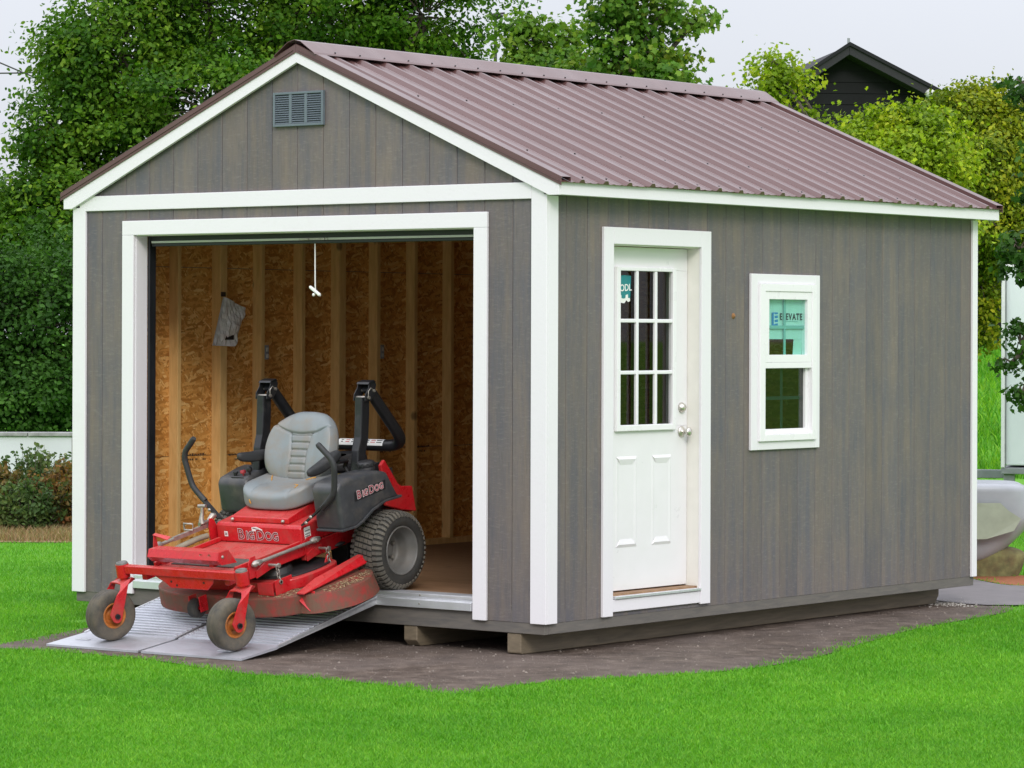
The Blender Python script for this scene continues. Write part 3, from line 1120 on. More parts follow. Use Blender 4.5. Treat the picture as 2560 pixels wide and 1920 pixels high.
kb.lathe([(-.010, .001), (-.007, .008), (0, .010), (.007, .008), (.010, .001)], (-1.807, .112, 1.836), 'z', 12)
kb.build('knot', M['rope'], rope)

# --- entry door
door = boxes(((-.145, .655, .135), (-.103, 1.513, 2.112))).build('entry_door', M['door'], PR, .002)
door['label'] = 'white entry door with nine panes over pressed panels'
SUB = lambda mb, name, mat, par, bev=0.0: (lambda o: (setattr(o, 'parent', par), o)[1])(mb.build(name, mat, None, bev))
FX = -.1025       # door face
jm = MB()
jm.box((-.16, .605, .05), (-.0005 - TH, .652, 2.148))
jm.box((-.16, 1.516, .05), (-.0005 - TH, 1.545, 2.148))
jm.box((-.16, .6525, 2.116), (-.0005 - TH, 1.5155, 2.148))
jm.build('door_jamb', M['jamb'], PR, .002)
for a, b in (((-TH, .538, .005), (.001, .634, 2.218)), ((-TH, 1.512, .02), (.001, 1.612, 2.218)), ((-TH, .6345, 2.122), (.001, 1.5115, 2.218)), ((-TH, .6345, .028), (-.004, 1.5115, .098))):
    boxes((a, b)).build('door_trim', M['white'], PR, .003)
boxes(((-.15, .653, .1005), (.006, 1.511, .116))).build('door_sill', M['alu'], PR, .002)
# lite frame with 3 x 3 panes: the glazed insert stands proud of the slab
ly0, ly1, lz0, lz1 = .778, 1.372, 1.050, 1.998
fr = MB()
bw, dp_ = .036, .022
fr.box((FX, ly0, lz0), (FX + dp_, ly0 + bw, lz1))
fr.box((FX, ly1 - bw, lz0), (FX + dp_, ly1, lz1))
fr.box((FX, ly0 + bw, lz0), (FX + dp_ - .0005, ly1 - bw, lz0 + bw))
fr.box((FX, ly0 + bw, lz1 - bw * .65), (FX + dp_ - .0005, ly1 - bw, lz1))
gy = [ly0 + bw, .983, 1.170, ly1 - bw]
gz = [lz0 + bw, 1.388, 1.687, lz1 - bw * .65]
for y in gy[1:3]:
    fr.box((FX + .001, y - .012, lz0 + bw), (FX + dp_ - .003, y + .012, lz1 - bw * .65))
for z in gz[1:3]:
    for j in range(3):
        fr.box((FX + .001, gy[j] + (.012 if j else 0), z - .011), (FX + dp_ - .0035, gy[j + 1] - (.012 if j < 2 else 0), z + .011))
SUB(fr, 'lite_frame', M['vinyl'], door, .004)
# hole through the slab for the glass
bpy.data.objects.remove(bpy.data.objects.new('x', None))
cut = MB()
me = door.data
mb = MB()
mb.box((-.145, .655, .135), (-.103, 1.513, lz0 + .02))
mb.box((-.145, .655, lz1 - .015), (-.103, 1.513, 2.112))
mb.box((-.145, .655, lz0 + .0205), (-.103, ly0 + .02, lz1 - .0155))
mb.box((-.145, ly1 - .02, lz0 + .0205), (-.103, 1.513, lz1 - .0155))
tmp = mb.build('slab', M['door'])
door.data = tmp.data
bpy.data.objects.remove(tmp)
door.data.name = 'entry_door'
for j in range(3):
    for k in range(3):
        SUB(boxes(((-.122, gy[j] - .012, gz[k] - .011), (-.119, gy[j + 1] + .012 - .0005, gz[k + 1] + .011 - .0005))), 'pane', M['glass'], door)
for y_0, y_1 in ((.797, 1.004), (1.152, 1.350)):
    for yy, sg_ in ((y_0, 1), (y_1, -1)):
        ed = MB()
        ed.add([(FX - .0005, yy, .385), (FX - .0005, yy, .903), (FX + .002, yy + sg_ * .010, .89), (FX + .002, yy + sg_ * .010, .398), (FX - .0005, yy + sg_ * .030, .87), (FX - .0005, yy + sg_ * .030, .418)],
               [(0, 1, 2, 3), (3, 2, 4, 5), (0, 3, 5), (1, 4, 2)])
        SUB(ed, 'panel_moulding', M['door'], door)
    for (z_0, z_1) in ((.858, .905), (.382, .429)):
        pn = MB()
        top = z_0 > .6
        zo, zi = (z_1, z_0) if top else (z_0, z_1)
        # raised moulding: a long chamfer below / above each end of the pressed panel
        pn.add([(FX, y_0, zo), (FX, y_1, zo), (FX + .007, y_1 - .02, zo + (-.016 if top else .016)), (FX + .007, y_0 + .02, zo + (-.016 if top else .016)),
                (FX - .0, y_1 - .045, zi), (FX - .0, y_0 + .045, zi)], [(0, 1, 2, 3), (3, 2, 4, 5), (0, 3, 5), (1, 4, 2)])
        SUB(pn, 'pressed_panel', M['door'], door)
kn = MB()
kn.lathe([(0, .001), (0, .033), (.006, .033), (.012, .024), (.014, .012), (.034, .011), (.040, .019), (.050, .027), (.060, .027), (.068, .018), (.070, .001)], (FX, 1.452, 1.036), 'x', 24)
SUB(kn, 'knob', M['nickel'], door)
kn = MB()
kn.lathe([(0, .001), (0, .031), (.010, .030), (.018, .022), (.024, .020), (.026, .001)], (FX, 1.452, 1.178), 'x', 24)
SUB(kn, 'deadbolt', M['nickel'], door)
stk = thing('door_glass_sticker', 'teal printed sticker on the top left pane of the entry door', 'sticker', (-.118, .88, 1.85))
mb = MB()
ys = [.862, .892, .925, .958]
vs = []
for z in (1.950, 1.885, 1.815):
    for i, y in enumerate(ys):
        vs.append((-.1165 + .002 * (i % 2), y - (1.95 - z) * .06, z + rnd.uniform(-.004, .004)))
fs = [(r * 4 + c, r * 4 + c + 1, (r + 1) * 4 + c + 1, (r + 1) * 4 + c) for r in range(2) for c in range(3)]
mb.add(vs, fs)
o = mb.build('printed_sheet', M['teal'], stk)
md = o.modifiers.new('thickness', 'SOLIDIFY')
md.thickness = .0008
tx = text_mb('ODL', .056, .0004, .0008)
at_face(tx, FACE_RIGHT, (-.1135, .905, 1.876), 0.06)
tx.build('lettering', M['paper'], stk)
mb = MB()
vs = []
for i in range(6):
    y = .852 + i * .019
    vs += [(-.1150, y, 1.835 + rnd.uniform(-.012, .008)), (-.1148, y + .004, 1.795 + rnd.uniform(-.012, .012))]
mb.add(vs, [(2 * i, 2 * i + 1, 2 * i + 3, 2 * i + 2) for i in range(5)])
mb.build('torn_edge', M['paper'], stk)

# --- window
win = MB()
for a, b in (((-TH, 2.042, .911), (.0, 2.117, 1.977)), ((-TH, 2.752, .911), (.0, 2.808, 1.977)), ((-TH, 2.1175, 1.920), (.0, 2.7515, 1.977)), ((-TH, 2.1175, .911), (.0, 2.7515, .962))):
    boxes((a, b)).build('window_trim', M['white'], PR, .003)
fx = .016
win.box((-.09, 2.1175, .9625), (fx, 2.176, 1.9195))
win.box((-.09, 2.700, .9625), (fx, 2.7515, 1.9195))
win.box((-.09, 2.1765, 1.872), (fx - .0005, 2.6995, 1.9195))
win.box((-.09, 2.1765, .9625), (fx - .0005, 2.6995, 1.004))
wo = win.build('window', M['vinyl'], PR, .003)
wo['label'] = 'white vinyl sash window in the long wall'


def sash(ya, yb, za, zb, x0_, x1_, w_, gx, name, glass):
    s = MB()
    s.box((x0_, ya, za), (x1_, ya + w_, zb))
    s.box((x0_, yb - w_, za), (x1_, yb, zb))
    s.box((x0_, ya + w_ + .0003, za), (x1_ - .0005, yb - w_ - .0003, za + w_))
    s.box((x0_, ya + w_ + .0003, zb - w_), (x1_ - .0005, yb - w_ - .0003, zb))
    SUB(s, name, M['vinyl'], wo, .002)
    SUB(boxes(((gx - .0015, ya + w_ - .005, za + w_ - .005), (gx + .0015, yb - w_ + .005, zb - w_ + .005))), 'pane', M[glass], wo)
    gr = MB()
    ym, zm = (ya + yb) / 2, (za + zb) / 2
    gr.box((gx - .012, ym - .010, za + w_ - .004), (gx - .006, ym + .010, zb - w_ + .004))
    gr.box((gx - .0118, ya + w_ - .004, zm - .010), (gx - .0062, yb - w_ + .004, zm + .010))
    SUB(gr, 'grid_bar', M['grid'], wo)


sash(2.1765, 2.6995, 1.440, 1.8715, -.034, .010, .047, -.012, 'upper_sash', 'glass_green')
sash(2.1765, 2.6995, 1.0045, 1.4395, -.064, -.016, .030, -.034, 'lower_sash', 'glass')
boxes(((-.0155, 2.1770, 1.405), (.0095, 2.6990, 1.4395))).build('meeting_rail', M['vinyl'], PR, .002)
ws = thing('window_label_sheet', 'pale label sheet with blue logo behind the upper window glass', 'label', (-.03, 2.45, 1.65))
mb = MB()
vs = []
for i in range(9):
    y = 2.272 + i * .405 / 8
    for z in (1.835, 1.70, 1.582):
        vs.append((-.030 - .004 * math.sin(i * .9) * (1.9 - z), y, z))
fs = []
for i in range(8):
    for j in range(2):
        a = i * 3 + j
        fs.append((a, a + 3, a + 4, a + 1))
mb.add(vs, fs)
vs = [(-.031, 2.555, 1.583), (-.031, 2.672, 1.583), (-.036, 2.650, 1.470), (-.036, 2.552, 1.478)]
mb.add(vs, [(0, 1, 2, 3)])
mb.build('paper', M['tealpaper'], ws)
tx = text_mb('ELEVATE', .056, .0003, .0012, 1.22)
at_face(tx, FACE_RIGHT, (-.0262, 2.520, 1.718))
tx.build('lettering', M['ink'], ws)
lg = MB()
lg.box((-.0268, 2.305, 1.662), (-.0262, 2.372, 1.745))
o = lg.build('logo_block', M['blue'], ws)
lg = MB()
for z in (1.676, 1.700, 1.724):
    lg.add([(-.0258, 2.330, z), (-.0258, 2.376, z + .004), (-.0258, 2.376, z + .010), (-.0258, 2.330, z + .008)], [(0, 1, 2, 3)])
lg.box((-.0259, 2.327, 1.672), (-.0257, 2.334, 1.738))
lg.build('logo_mark', M['paper'], ws)
lg = MB()
for z, a, b in ((1.656, 2.41, 2.64), (1.690, 2.46, 2.60)):
    q = a
    while q < b:
        e = q + rnd.uniform(.008, .02)
        lg.box((-.0263, q, z), (-.0259, e - .003, z + .0035))
        q = e
lg.build('small_print', M['grid'], ws)
wasp = MB()
wasp.lathe([(0, .019), (.006, .013), (.013, .004), (.014, .0005)], (-TH, 1.874, 1.720), 'x', 9)
tag(wasp.build('mud_nest', M['rust']), 'small brown mud nest on the siding between door and window', 'nest')

# --- things on the inside wall
bag = thing('plastic_bag', 'crumpled clear plastic bag stapled to an inside stud', 'bag', (-3.58, 1.27, 1.5))
nb = 12
vs, fs = [], []
tl, tr_, br_, bl_ = Vector((0, 1.238, 1.842)), Vector((0, 1.442, 1.775)), Vector((0, 1.352, 1.522)), Vector((0, 1.135, 1.527))
rb = random.Random(5)
for layer in (0, 1):
    for i in range(nb + 1):
        for j in range(nb + 1):
            s_, t_ = i / nb, j / nb
            p = (tl * (1 - s_) + tr_ * s_) * (1 - t_) + (bl_ * (1 - s_) + br_ * s_) * t_
            puff = .030 * math.sin(math.pi * s_) * math.sin(math.pi * min(1, t_ + .05)) + rb.uniform(-.007, .007) + .014 * math.sin(7 * s_ + 5 * t_) * math.sin(3 * t_ + 1)
            vs.append((-3.583 + (puff if layer else -.004) + .012, p.y, p.z))
q_ = (nb + 1) ** 2
for layer in (0, 1):
    for i in range(nb):
        for j in range(nb):
            a = layer * q_ + i * (nb + 1) + j
            fs.append((a, a + nb + 1, a + nb + 2, a + 1))
bgm = MB().add(vs, fs, False)
bo = bgm.build('film', M['bag'], bag)
mb = MB()
mb.box((-3.565, 1.205, 1.845), (-3.5595, 1.245, 1.875))
mb.build('staple_tab', M['osb_ink'], bag)
mb = boxes(((-3.560, 1.24, 1.565), (-3.5595, 1.325, 1.598)))
mb.build('printed_label', M['ink'], bag)
outl = None
for y, lab in ((1.668, 'grey outlet box on the third inside stud, nearer the opening'), (2.853, 'grey outlet box on an inside stud, deeper inside the shed')):
    t = thing('outlet_box', lab, 'outlet', (-3.62, y + .02, 1.48), 'outlet boxes on the inside studs')
    boxes(((-W + .03, y, 1.435), (-3.596, y + .038, 1.53))).build('box', M['trailer_frame'], t, .003)
    for z in (1.458, 1.500):
        boxes(((-3.5955, y + .008, z - .012), (-3.592, y + .030, z + .014))).build('socket', M['barwhite'], t, .002)

# ================================================================== RAMP
ramp = thing('loading_ramp', 'two panel ribbed aluminium loading ramp leading into the shed', 'ramp', (-1.9, -.6, GZ))
yaw = math.radians(3.0)
RM = Matrix.Translation((-1.955, .0, 0)) @ Matrix.Rotation(yaw, 4, 'Z')


def ramp_z(t):                                # t = distance out from the door sill
    if t < .95:
        return .100 - t * (.100 + .126) / .95
    return -.126 - (t - .95) * (.040 / .31)


for k, (xa, xb) in enumerate(((-.700, -.012), (.012, .735))):
    mb = MB()
    st = [0, .95, 1.26]
    for i in range(2):
        a, b = st[i], st[i + 1]
        za, zb = ramp_z(a), ramp_z(b)
        mb.add([(xa, -a, za), (xb, -a, za), (xb, -b, zb), (xa, -b, zb), (xa, -a, za - .014), (xb, -a, za - .014), (xb, -b, zb - .012), (xa, -b, zb - .012)],
               [(0, 1, 2, 3), (7, 6, 5, 4), (0, 4, 5, 1), (3, 2, 6, 7), (0, 3, 7, 4), (1, 5, 6, 2)])
    mb.xf(RM)
    pnl = mb.build('ramp_panel', M['alu_ramp'], ramp)
    for xs in (xa, xb - .012):
        rl = MB()
        rl.add([(xs, -.0, ramp_z(0) + .006), (xs + .012, 0, ramp_z(0) + .006), (xs + .012, -.945, ramp_z(.945) + .006), (xs, -.945, ramp_z(.945) + .006),
                (xs, 0, ramp_z(0) - .042), (xs + .012, 0, ramp_z(0) - .042), (xs + .012, -.93, ramp_z(.93) - .012), (xs, -.93, ramp_z(.93) - .012)],
               [(0, 1, 2, 3), (7, 6, 5, 4), (0, 4, 5, 1), (3, 2, 6, 7), (0, 3, 7, 4), (1, 5, 6, 2)])
        rl.xf(RM)
        rl.build('side_rail', M['alu'], ramp)
    for j in range(21):                       # cross ribs
        t = .035 + j * .0435
        z0 = ramp_z(t)
        rb_ = MB()
        rb_.box((xa + .016, -t - .005, z0 - .004), (xb - .016, -t + .005, z0 + .010))
        rb_.xf(RM)
        rb_.build('rib', M['alu_ramp'], ramp, .002, 1)
hl = MB()
for (xx, tt) in ((-.55, 1.10), (.52, 1.12)):
    for q in range(4):
        hl.box((xx - .05 + q * .004, -tt - .03 + q * .012, ramp_z(tt) + .001), (xx + .05 - q * .004, -tt - .025 + q * .012, ramp_z(tt) + .004))
hl.xf(RM)
hl.build('foot_pads', M['alu'], ramp)

# ================================================================== MOWER
TILT = math.atan2(.2745, 1.26)
mow = thing('riding_mower', 'red zero-turn riding mower with grey seat, rolling down the ramp', 'mower', (-1.78, .16, .131), in_place=False)
mow.rotation_euler = (TILT, 0, 0)


def mp(mb, name, mat, par=None, bev=0.0, seg=2):
    o = mb.build(name, M[mat] if isinstance(mat, str) else mat, None, bev, seg)
    o.parent = par or mow
    return o


# --- rear wheels
def rear_wheel(sg):
    cx = sg * .553
    KR, KX = .232 / .226, .114 / .105
    R, hw = .232, .114
    ty = MB()
    prof = [(-hw + .012, .138), (-hw, .150), (-hw - .002, .172), (-hw + .006, .196), (-hw + .022, .212), (-hw + .045, .2175), (0, .219), (hw - .045, .2175), (hw - .022, .212), (hw - .006, .196), (hw + .002, .172), (hw, .150), (hw - .012, .138)]
    ty.lathe([(t * sg, r * KR) for t, r in prof], (cx, 0, .232), 'x', 72)
    tyo = mp(ty, 'rear_tyre', 'tyre')
    tr = MB()
    rows = 44
    for k in range(rows):
        a0 = 2 * math.pi * k / rows
        for c, (xa, xb, sh) in enumerate(((-.058, -.033, .9), (-.027, -.004, .55), (.004, .027, .1), (.033, .058, -.35))):
            da = 2 * math.pi / rows
            aa, ab = a0 + sh * da * .5 + .08 * da, a0 + sh * da * .5 + .78 * da
            sl = .022 * 1.0
            vs = []
            for r in (.214, .2270):
                for (x, a) in ((xa, aa), (xb, aa - sl), (xb, ab - sl), (xa, ab)):
                    rr = r - (0.0016 if abs(x) > .05 else 0)
                    vs.append((cx + x * KX, math.sin(a) * rr * KR, .232 + math.cos(a) * rr * KR))
            tr.add(vs, [(3, 2, 1, 0), (4, 5, 6, 7), (0, 1, 5, 4), (1, 2, 6, 5), (2, 3, 7, 6), (3, 0, 4, 7)])
        for sd in (-1, 1):                     # shoulder lugs running down the wall
            da = 2 * math.pi / rows
            aa, ab = a0 + .05 * da, a0 + .60 * da
            pts = [(.063, .2235), (.088, .2195), (.103, .203), (.1065, .192)]
            inn = [(.063, .210), (.085, .206), (.096, .196), (.1015, .188)]
            n0 = []
            for an in (aa, ab):
                for (x, r) in pts + inn[::-1]:
                    n0.append((cx + sd * x * KX, math.sin(an - sd * .35 * (x - .063)) * r * KR, .232 + math.cos(an - sd * .35 * (x - .063)) * r * KR))
            fs = [tuple(range(8)), tuple(range(15, 7, -1))] + [(i, i + 8, (i + 1) % 8 + 8, (i + 1) % 8) for i in range(8)]
            tr.add(n0, fs)
    t = mp(tr, 'tread_lugs', 'tread', tyo)
    t['kind'] = 'stuff'
    rm = MB()
    prof = [(.090, .141), (.099, .137), (.100, .132), (.094, .128), (.060, .121), (.052, .113), (.030, .109), (-.008, .105), (-.022, .094), (-.018, .074), (-.030, .060), (-.028, .042), (.0, .038), (.004, .030), (.004, .001)]
    rm.lathe([(t * sg * KX, r * KR) for t, r in prof], (cx, 0, .232), 'x', 48)
    rm.lathe([(-.095 * sg, .140), (-.095 * sg, .125), (-.02 * sg, .112)], (cx, 0, .232), 'x', 48)
    ro = mp(rm, 'rim', 'rim_grey', tyo)
    nu = MB()
    for k in range(5):
        a = 2 * math.pi * k / 5
        p = Vector((cx - sg * .022, math.sin(a) * .068, .232 + math.cos(a) * .068))
        nu.cyl(p, p + Vector((sg * .016, 0, 0)), .009, 6)
    mp(nu, 'wheel_nuts', 'steel', tyo)


rear_wheel(1)
rear_wheel(-1)


# --- casters
def caster(sg, ang):
    px, py = sg * .46, -1.14
    K = Matrix.Translation((px, py, 0)) @ Matrix.Rotation(math.radians(ang), 4, 'Z')
    fk = MB()
    fk.cyl((0, 0, .318), (0, 0, .336), .024, 16)
    w_, t_ = .030, .008
    path = [(.068, -.122, .128), (.068, -.122, .160), (.068, -.060, .285), (.064, -.030, .308), (.052, -.010, .316), (0, -.004, .318), (-.052, -.010, .316), (-.064, -.030, .308), (-.068, -.060, .285), (-.068, -.122, .160), (-.068, -.122, .128)]
    # bent strap, 60 mm wide
    vs, fs = [], []
    n = len(path)
    pv = [Vector(p) for p in path]
    for i, p in enumerate(pv):
        if i in (0, 1):
            wd = Vector((0, 1, 0))
        elif i in (n - 1, n - 2):
            wd = Vector((0, 1, 0))
        elif 4 <= i <= n - 5:
            wd = Vector((0, 1, 0.1))
        else:
            wd = Vector((0, .85, .5))
        wd.normalize()
        tg = (pv[min(i + 1, n - 1)] - pv[max(i - 1, 0)]).normalized()
        nn = tg.cross(wd).normalized()
        ww = .032 if i in (0, n - 1) else .044 if i in (1, n - 2) else .050
        for a, b in ((-1, -1), (1, -1), (1, 1), (-1, 1)):
            vs.append(p + wd * a * ww + nn * b * t_ / 2)
    for i in range(n - 1):
        for j in range(4):
            fs.append((i * 4 + j, i * 4 + (j + 1) % 4, (i + 1) * 4 + (j + 1) % 4, (i + 1) * 4 + j))
    fs += [(0, 1, 2, 3), (4 * n - 1, 4 * n - 2, 4 * n - 3, 4 * n - 4)]
    fk.add(vs, fs)
    for s_ in (-1, 1):                         # rounded strap ends round the axle
        fk.cyl((s_ * .0635, -.122, .136), (s_ * .0725, -.122, .136), .0318, 18)
    fk.xf(K)
    fo = mp(fk, 'caster_fork', 'red_dirty', None, .002)
    ax = MB()
    ax.cyl((-.084, -.122, .142), (.084, -.122, .142), .011, 12)
    ax.cyl((.072, -.122, .142), (.084, -.122, .142), .017, 6)
    ax.xf(K)
    mp(ax, 'axle_bolt', 'black', fo)
    ty = MB()
    prof = [(-.040, .072), (-.047, .080), (-.053, .104), (-.052, .126), (-.046, .137), (-.034, .1425), (-.016, .1445), (-.014, .1425), (-.011, .1425), (-.009, .1445), (.009, .1445), (.011, .1425), (.014, .1425), (.016, .1445), (.034, .1425), (.046, .137), (.052, .126), (.053, .104), (.047, .080), (.040, .072)]
    ty.lathe(prof, (0, -.122, .144), 'x', 56)
    ty.xf(K)
    mp(ty, 'caster_tyre', 'ctyre', fo)
    rm = MB()
    for s_ in (-1, 1):
        rm.lathe([(s_ * .041, .075), (s_ * .045, .072), (s_ * .043, .064), (s_ * .030, .058), (s_ * .012, .050), (s_ * .010, .030), (s_ * .030, .026), (s_ * .056, .022), (s_ * .056, .010)], (0, -.122, .144), 'x', 32)
    rm.xf(K)
    mp(rm, 'caster_rim', 'rim_orange', fo)
    tb = MB()
    tb.cyl((px, py, .336), (px, py, .412), .038, 24)
    mp(tb, 'pivot_tube', 'red', None, .003)
    cp = MB()
    cp.lathe([(0, .034), (.010, .033), (.014, .028), (.014, .024), (.011, .022), (.011, .001)], (px, py, .412), 'z', 24)
    mp(cp, 'pivot_cap', 'rim_grey')


caster(1, -9)
caster(-1, -14)

# --- frame
fm = MB()
fm.box((-.425, -1.162, .362), (.425, -1.118, .408))
for s_ in (-1, 1):
    fm.box((s_ * .300, -1.117, .318), (s_ * .338, -.47, .372))
    fm.box((s_ * .300, -.4695, .285), (s_ * .332, .42, .372))
fm.prism([(-.22, .3615), (.25, .3615), (.235, .33), (.19, .292), (-.09, .292), (-.13, .32)], 'y', -1.148, -1.140)
fm.box((-.299, -.50, .30), (.299, -.46, .36))
frame = mp(fm, 'frame', 'red', None, .004)
for x, z in ((-.08, .33), (.17, .335), (-.04, .31)):
    bl = MB()
    bl.cyl((x, -1.1485, z), (x, -1.1495, z), .007, 10)
    mp(bl, 'bolt_hole', 'black', frame)
# floor pan and foot rest
pn = MB()
pn.box((-.298, -1.03, .366), (.298, -.472, .374))
pn.box((-.318, -1.03, .3745), (-.300, -.472, .400))
pn.box((.300, -1.03, .3745), (.318, -.472, .400))
mp(pn, 'floor_pan', 'red_dirty', None, .003)
mt = MB()
mt.box((-.24, -.97, .3745), (.24, -.80, .379))
mp(mt, 'grip_mat', 'mat')
fr = MB()
prof = [(-1.02, .496), (-1.098, .500), (-1.122, .458), (-1.090, .424)]
inn = [(-1.094, .430), (-1.113, .458), (-1.094, .491), (-1.02, .488)]
fr.prism(prof + inn, 'x', -.262, .262)
for s_ in (-1, 1):
    fr.prism([(-1.121, .458), (-1.098, .499), (-1.02, .495), (-.965, .408), (-1.088, .424)], 'x', s_ * .2625, s_ * .270)
fr.box((-.20, -1.085, .4085), (-.17, -1.03, .486))
fr.box((.17, -1.085, .4085), (.20, -1.03, .486))
fo = mp(fr, 'foot_rest', 'red', None, .004)
for x in (.205, .14):
    bt = MB()
    bt.lathe([(0, .010), (.004, .008), (.006, .001)], (x, -1.112, .4815), 'y', 10)
    mp(bt, 'bolt', 'steel', fo)
bt = MB()
bt.lathe([(0, .010), (.005, .008), (.007, .001)], (.2705, -1.075, .468), 'x', 10)
mp(bt, 'bolt', 'steel', fo)

# --- seat box
sb = MB()
sb.prism([(-.478, .374), (-.474, .470), (-.462, .488), (-.02, .512), (-.02, .374)], 'x', -.328, .328)
sbo = mp(sb, 'seat_box', 'red', None, .012, 3)
lid = MB()
lid.prism([(-.452, .4905), (-.448, .522), (-.10, .585), (.10, .585), (.10, .4905)], 'x', -.224, .224)
mp(lid, 'seat_platform', 'red', None, .006, 2)
for x in (-.205, .185):
    lb = MB()
    lb.lathe([(0, .011), (-.006, .010), (-.010, .006), (-.014, .005), (-.014, .001)], (x, -.4525, .506), 'y', 10)
    mp(lb, 'bolt', 'steel', sbo)


def lettering(parts, face, loc, rot, name, par, back, mid, top):
    """outlined lettering: pale outline, dark letter, coloured face, stacked 0.5 mm apart"""
    x = 0
    for layer, (off, mt_, dz) in enumerate(((.0034, back, 0), (.0004, mid, .0006), (-.0022, top, .0012))):
        if mt_ is None:
            continue
        x = 0
        al = MB()
        for s_, size, adv, dy in parts:
            t_ = text_mb(s_, size, .0002, off, 1.0, 'LEFT')
            st_ = len(al.v)
            al.add([(v[0] + x, v[1] + dy, v[2] + dz) for v in t_.v], t_.f)
            x += adv
        tot = x
        al.v = [(v[0] - tot / 2, v[1], v[2]) for v in al.v]
        at_face(al, face, loc, rot)
        o = al.build(name, M[mt_])
        o.parent = par


PARTS = [('B', .066, .050, .004), ('IG', .052, .060, 0), ('D', .066, .052, .004), ('OG', .052, .084, 0)]
SC = lambda ps, k: [(a, b * k, c * k, d * k) for a, b, c, d in ps]
lettering(SC([('B', .082, .060, .005), ('IG', .064, .074, 0), ('D', .082, .064, .005), ('OG', .064, .100, 0)], 1.06), FACE_FRONT, (0, -.4795, .418), 0, 'front_lettering', sbo, 'logo_white', 'ink', 'red')
st = MB()
st.prism([(-.045, .447), (.035, .444), (.034, .458), (.012, .466), (-.010, .473), (-.046, .468)], 'y', -.4765, -.4755)
st.prism([(-.262, .408), (-.235, .408), (-.235, .438), (-.262, .438)], 'y', -.4800, -.4790)
st.prism([(-.446, .405), (-.392, .405), (-.392, .470), (-.446, .470)], 'x', .3285, .3293)
mp(st, 'sticker', 'paper', sbo)
st = MB()
st.add([(-.040, -.4768, .462), (.012, -.4768, .454), (.010, -.4768, .460), (-.036, -.4768, .467)], [(0, 1, 2, 3)])
for z in (.414, .427, .446):
    q = -.440
    while q < -.400:
        e = rnd.uniform(.004, .010)
        st.add([(.3296, q, z), (.3296, q + e * .7, z), (.3296, q + e * .7, z + .008), (.3296, q, z + .008)], [(0, 1, 2, 3)])
        q += e
for z in (.415, .424):
    st.add([(-.257, -.4803, z), (-.240, -.4803, z), (-.240, -.4803, z + .005), (-.257, -.4803, z + .005)], [(0, 1, 2, 3)])
mp(st, 'sticker_print', 'ink', sbo)

# --- seat: bottom cushion and moulded back
SEATX = .0


def cushion(x, y, z):
    zz = z
    if z > 0:
        zz += .030 * (abs(x) / .25) ** 2.5 - .012 * math.exp(-((y + .02) / .12) ** 2) * math.exp(-(x / .16) ** 2)
        for gx in (-.125, .125):
            zz -= .005 * math.exp(-((x - gx - .12 * (y + .0) * (1 if gx < 0 else -1)) / .010) ** 2)
    fr_ = max(0, (-y - .10) / .12)
    return (SEATX + x * (1 - .05 * fr_), -.145 + y, .606 + zz - .022 * min(1.5, fr_) ** 2 + .10 * (y + .2) * .35)


su = MB()
su.pillow(.255, .225, .056, .42, .52, 120, 44, cushion)
seat = mp(su, 'seat', 'seat')


def backrest(x, y, z):
    # x across, y up the back (-.23..+.23), z thickness (front = +)
    t = (y + .235) / .47
    wd = 1.0 - .06 * (1 - t) ** 2 - .26 * max(0, t - .45) ** 1.6 / .55 ** 1.6
    dep = z
    if z > 0:
        head = .105
        arc = head - .028 + .9 * x * x * 1.2             # lower edge of the head pad
        dep += .010 * math.exp(-((x / .12) ** 4)) * (1 / (1 + math.exp((arc - y) / .010)))
        dep -= .010 * math.exp(-((y - arc) / .0075) ** 2)
        side = .062 + .30 * max(0, y + .03) ** 1.15 + .10 * max(0, -.1 - y)
        dep -= .010 * math.exp(-((abs(x) - side) / .0075) ** 2) * (1 if y < arc else 0)
        if abs(x) < side and y < arc - .008:
            dep -= .0085 * math.exp(-(((y + .235) % .047 - .0235) / .0062) ** 2)
        dep += .040 * max(0, abs(x) - .12) ** 1.3 / .12 ** 1.3 * (1 if y < .12 else max(0, 1 - (y - .12) / .1))
    lean = math.radians(28)
    px = x * wd
    up_, fw = (y + .235) * .93, dep + .012 * math.sin(t * 3.0)
    return (SEATX + px, -.075 + up_ * math.sin(lean) - fw * math.cos(lean), .622 + up_ * math.cos(lean) + fw * math.sin(lean))


bk = MB()
bk.pillow(.258, .235, .052, .40, .55, 1, 1, lambda x, y, z: (x, y, z)) if False else None
# a dense front and a plain rear shell
nx_, ny_ = 110, 150
vs, fs = [], []
for face in (1, -1):
    for i in range(ny_ + 1):
        for j in range(nx_ + 1):
            u_, v_ = -1 + 2 * j / nx_, -1 + 2 * i / ny_
            # square to rounded-square mapping
            k = (abs(u_) ** 3.4 + abs(v_) ** 3.4) ** (1 / 3.4)
            mxx = max(abs(u_), abs(v_))
            s_ = mxx / k if k > 0 else 1
            x, y = u_ * s_ * .258, v_ * s_ * .235
            z = .050 * (max(0, 1 - mxx ** 5)) ** .45 * face
            vs.append(backrest(x, y, z))
q_ = (nx_ + 1) * (ny_ + 1)
for f_i in (0, 1):
    for i in range(ny_):
        for j in range(nx_):
            a = f_i * q_ + i * (nx_ + 1) + j
            fs.append((a, a + 1, a + nx_ + 2, a + nx_ + 1) if f_i == 0 else (a, a + nx_ + 1, a + nx_ + 2, a + 1))
bk = MB().add(vs, fs, True)
mp(bk, 'backrest', 'seat', seat)
tearm = MB()


def seat_top(x, y):
    best = None
    for v in su.v:
        if v[2] > .58:
            d = (v[0] - x) ** 2 + (v[1] - y) ** 2
            if best is None or d < best[0]:
                best = (d, v)
    return best[1][2]


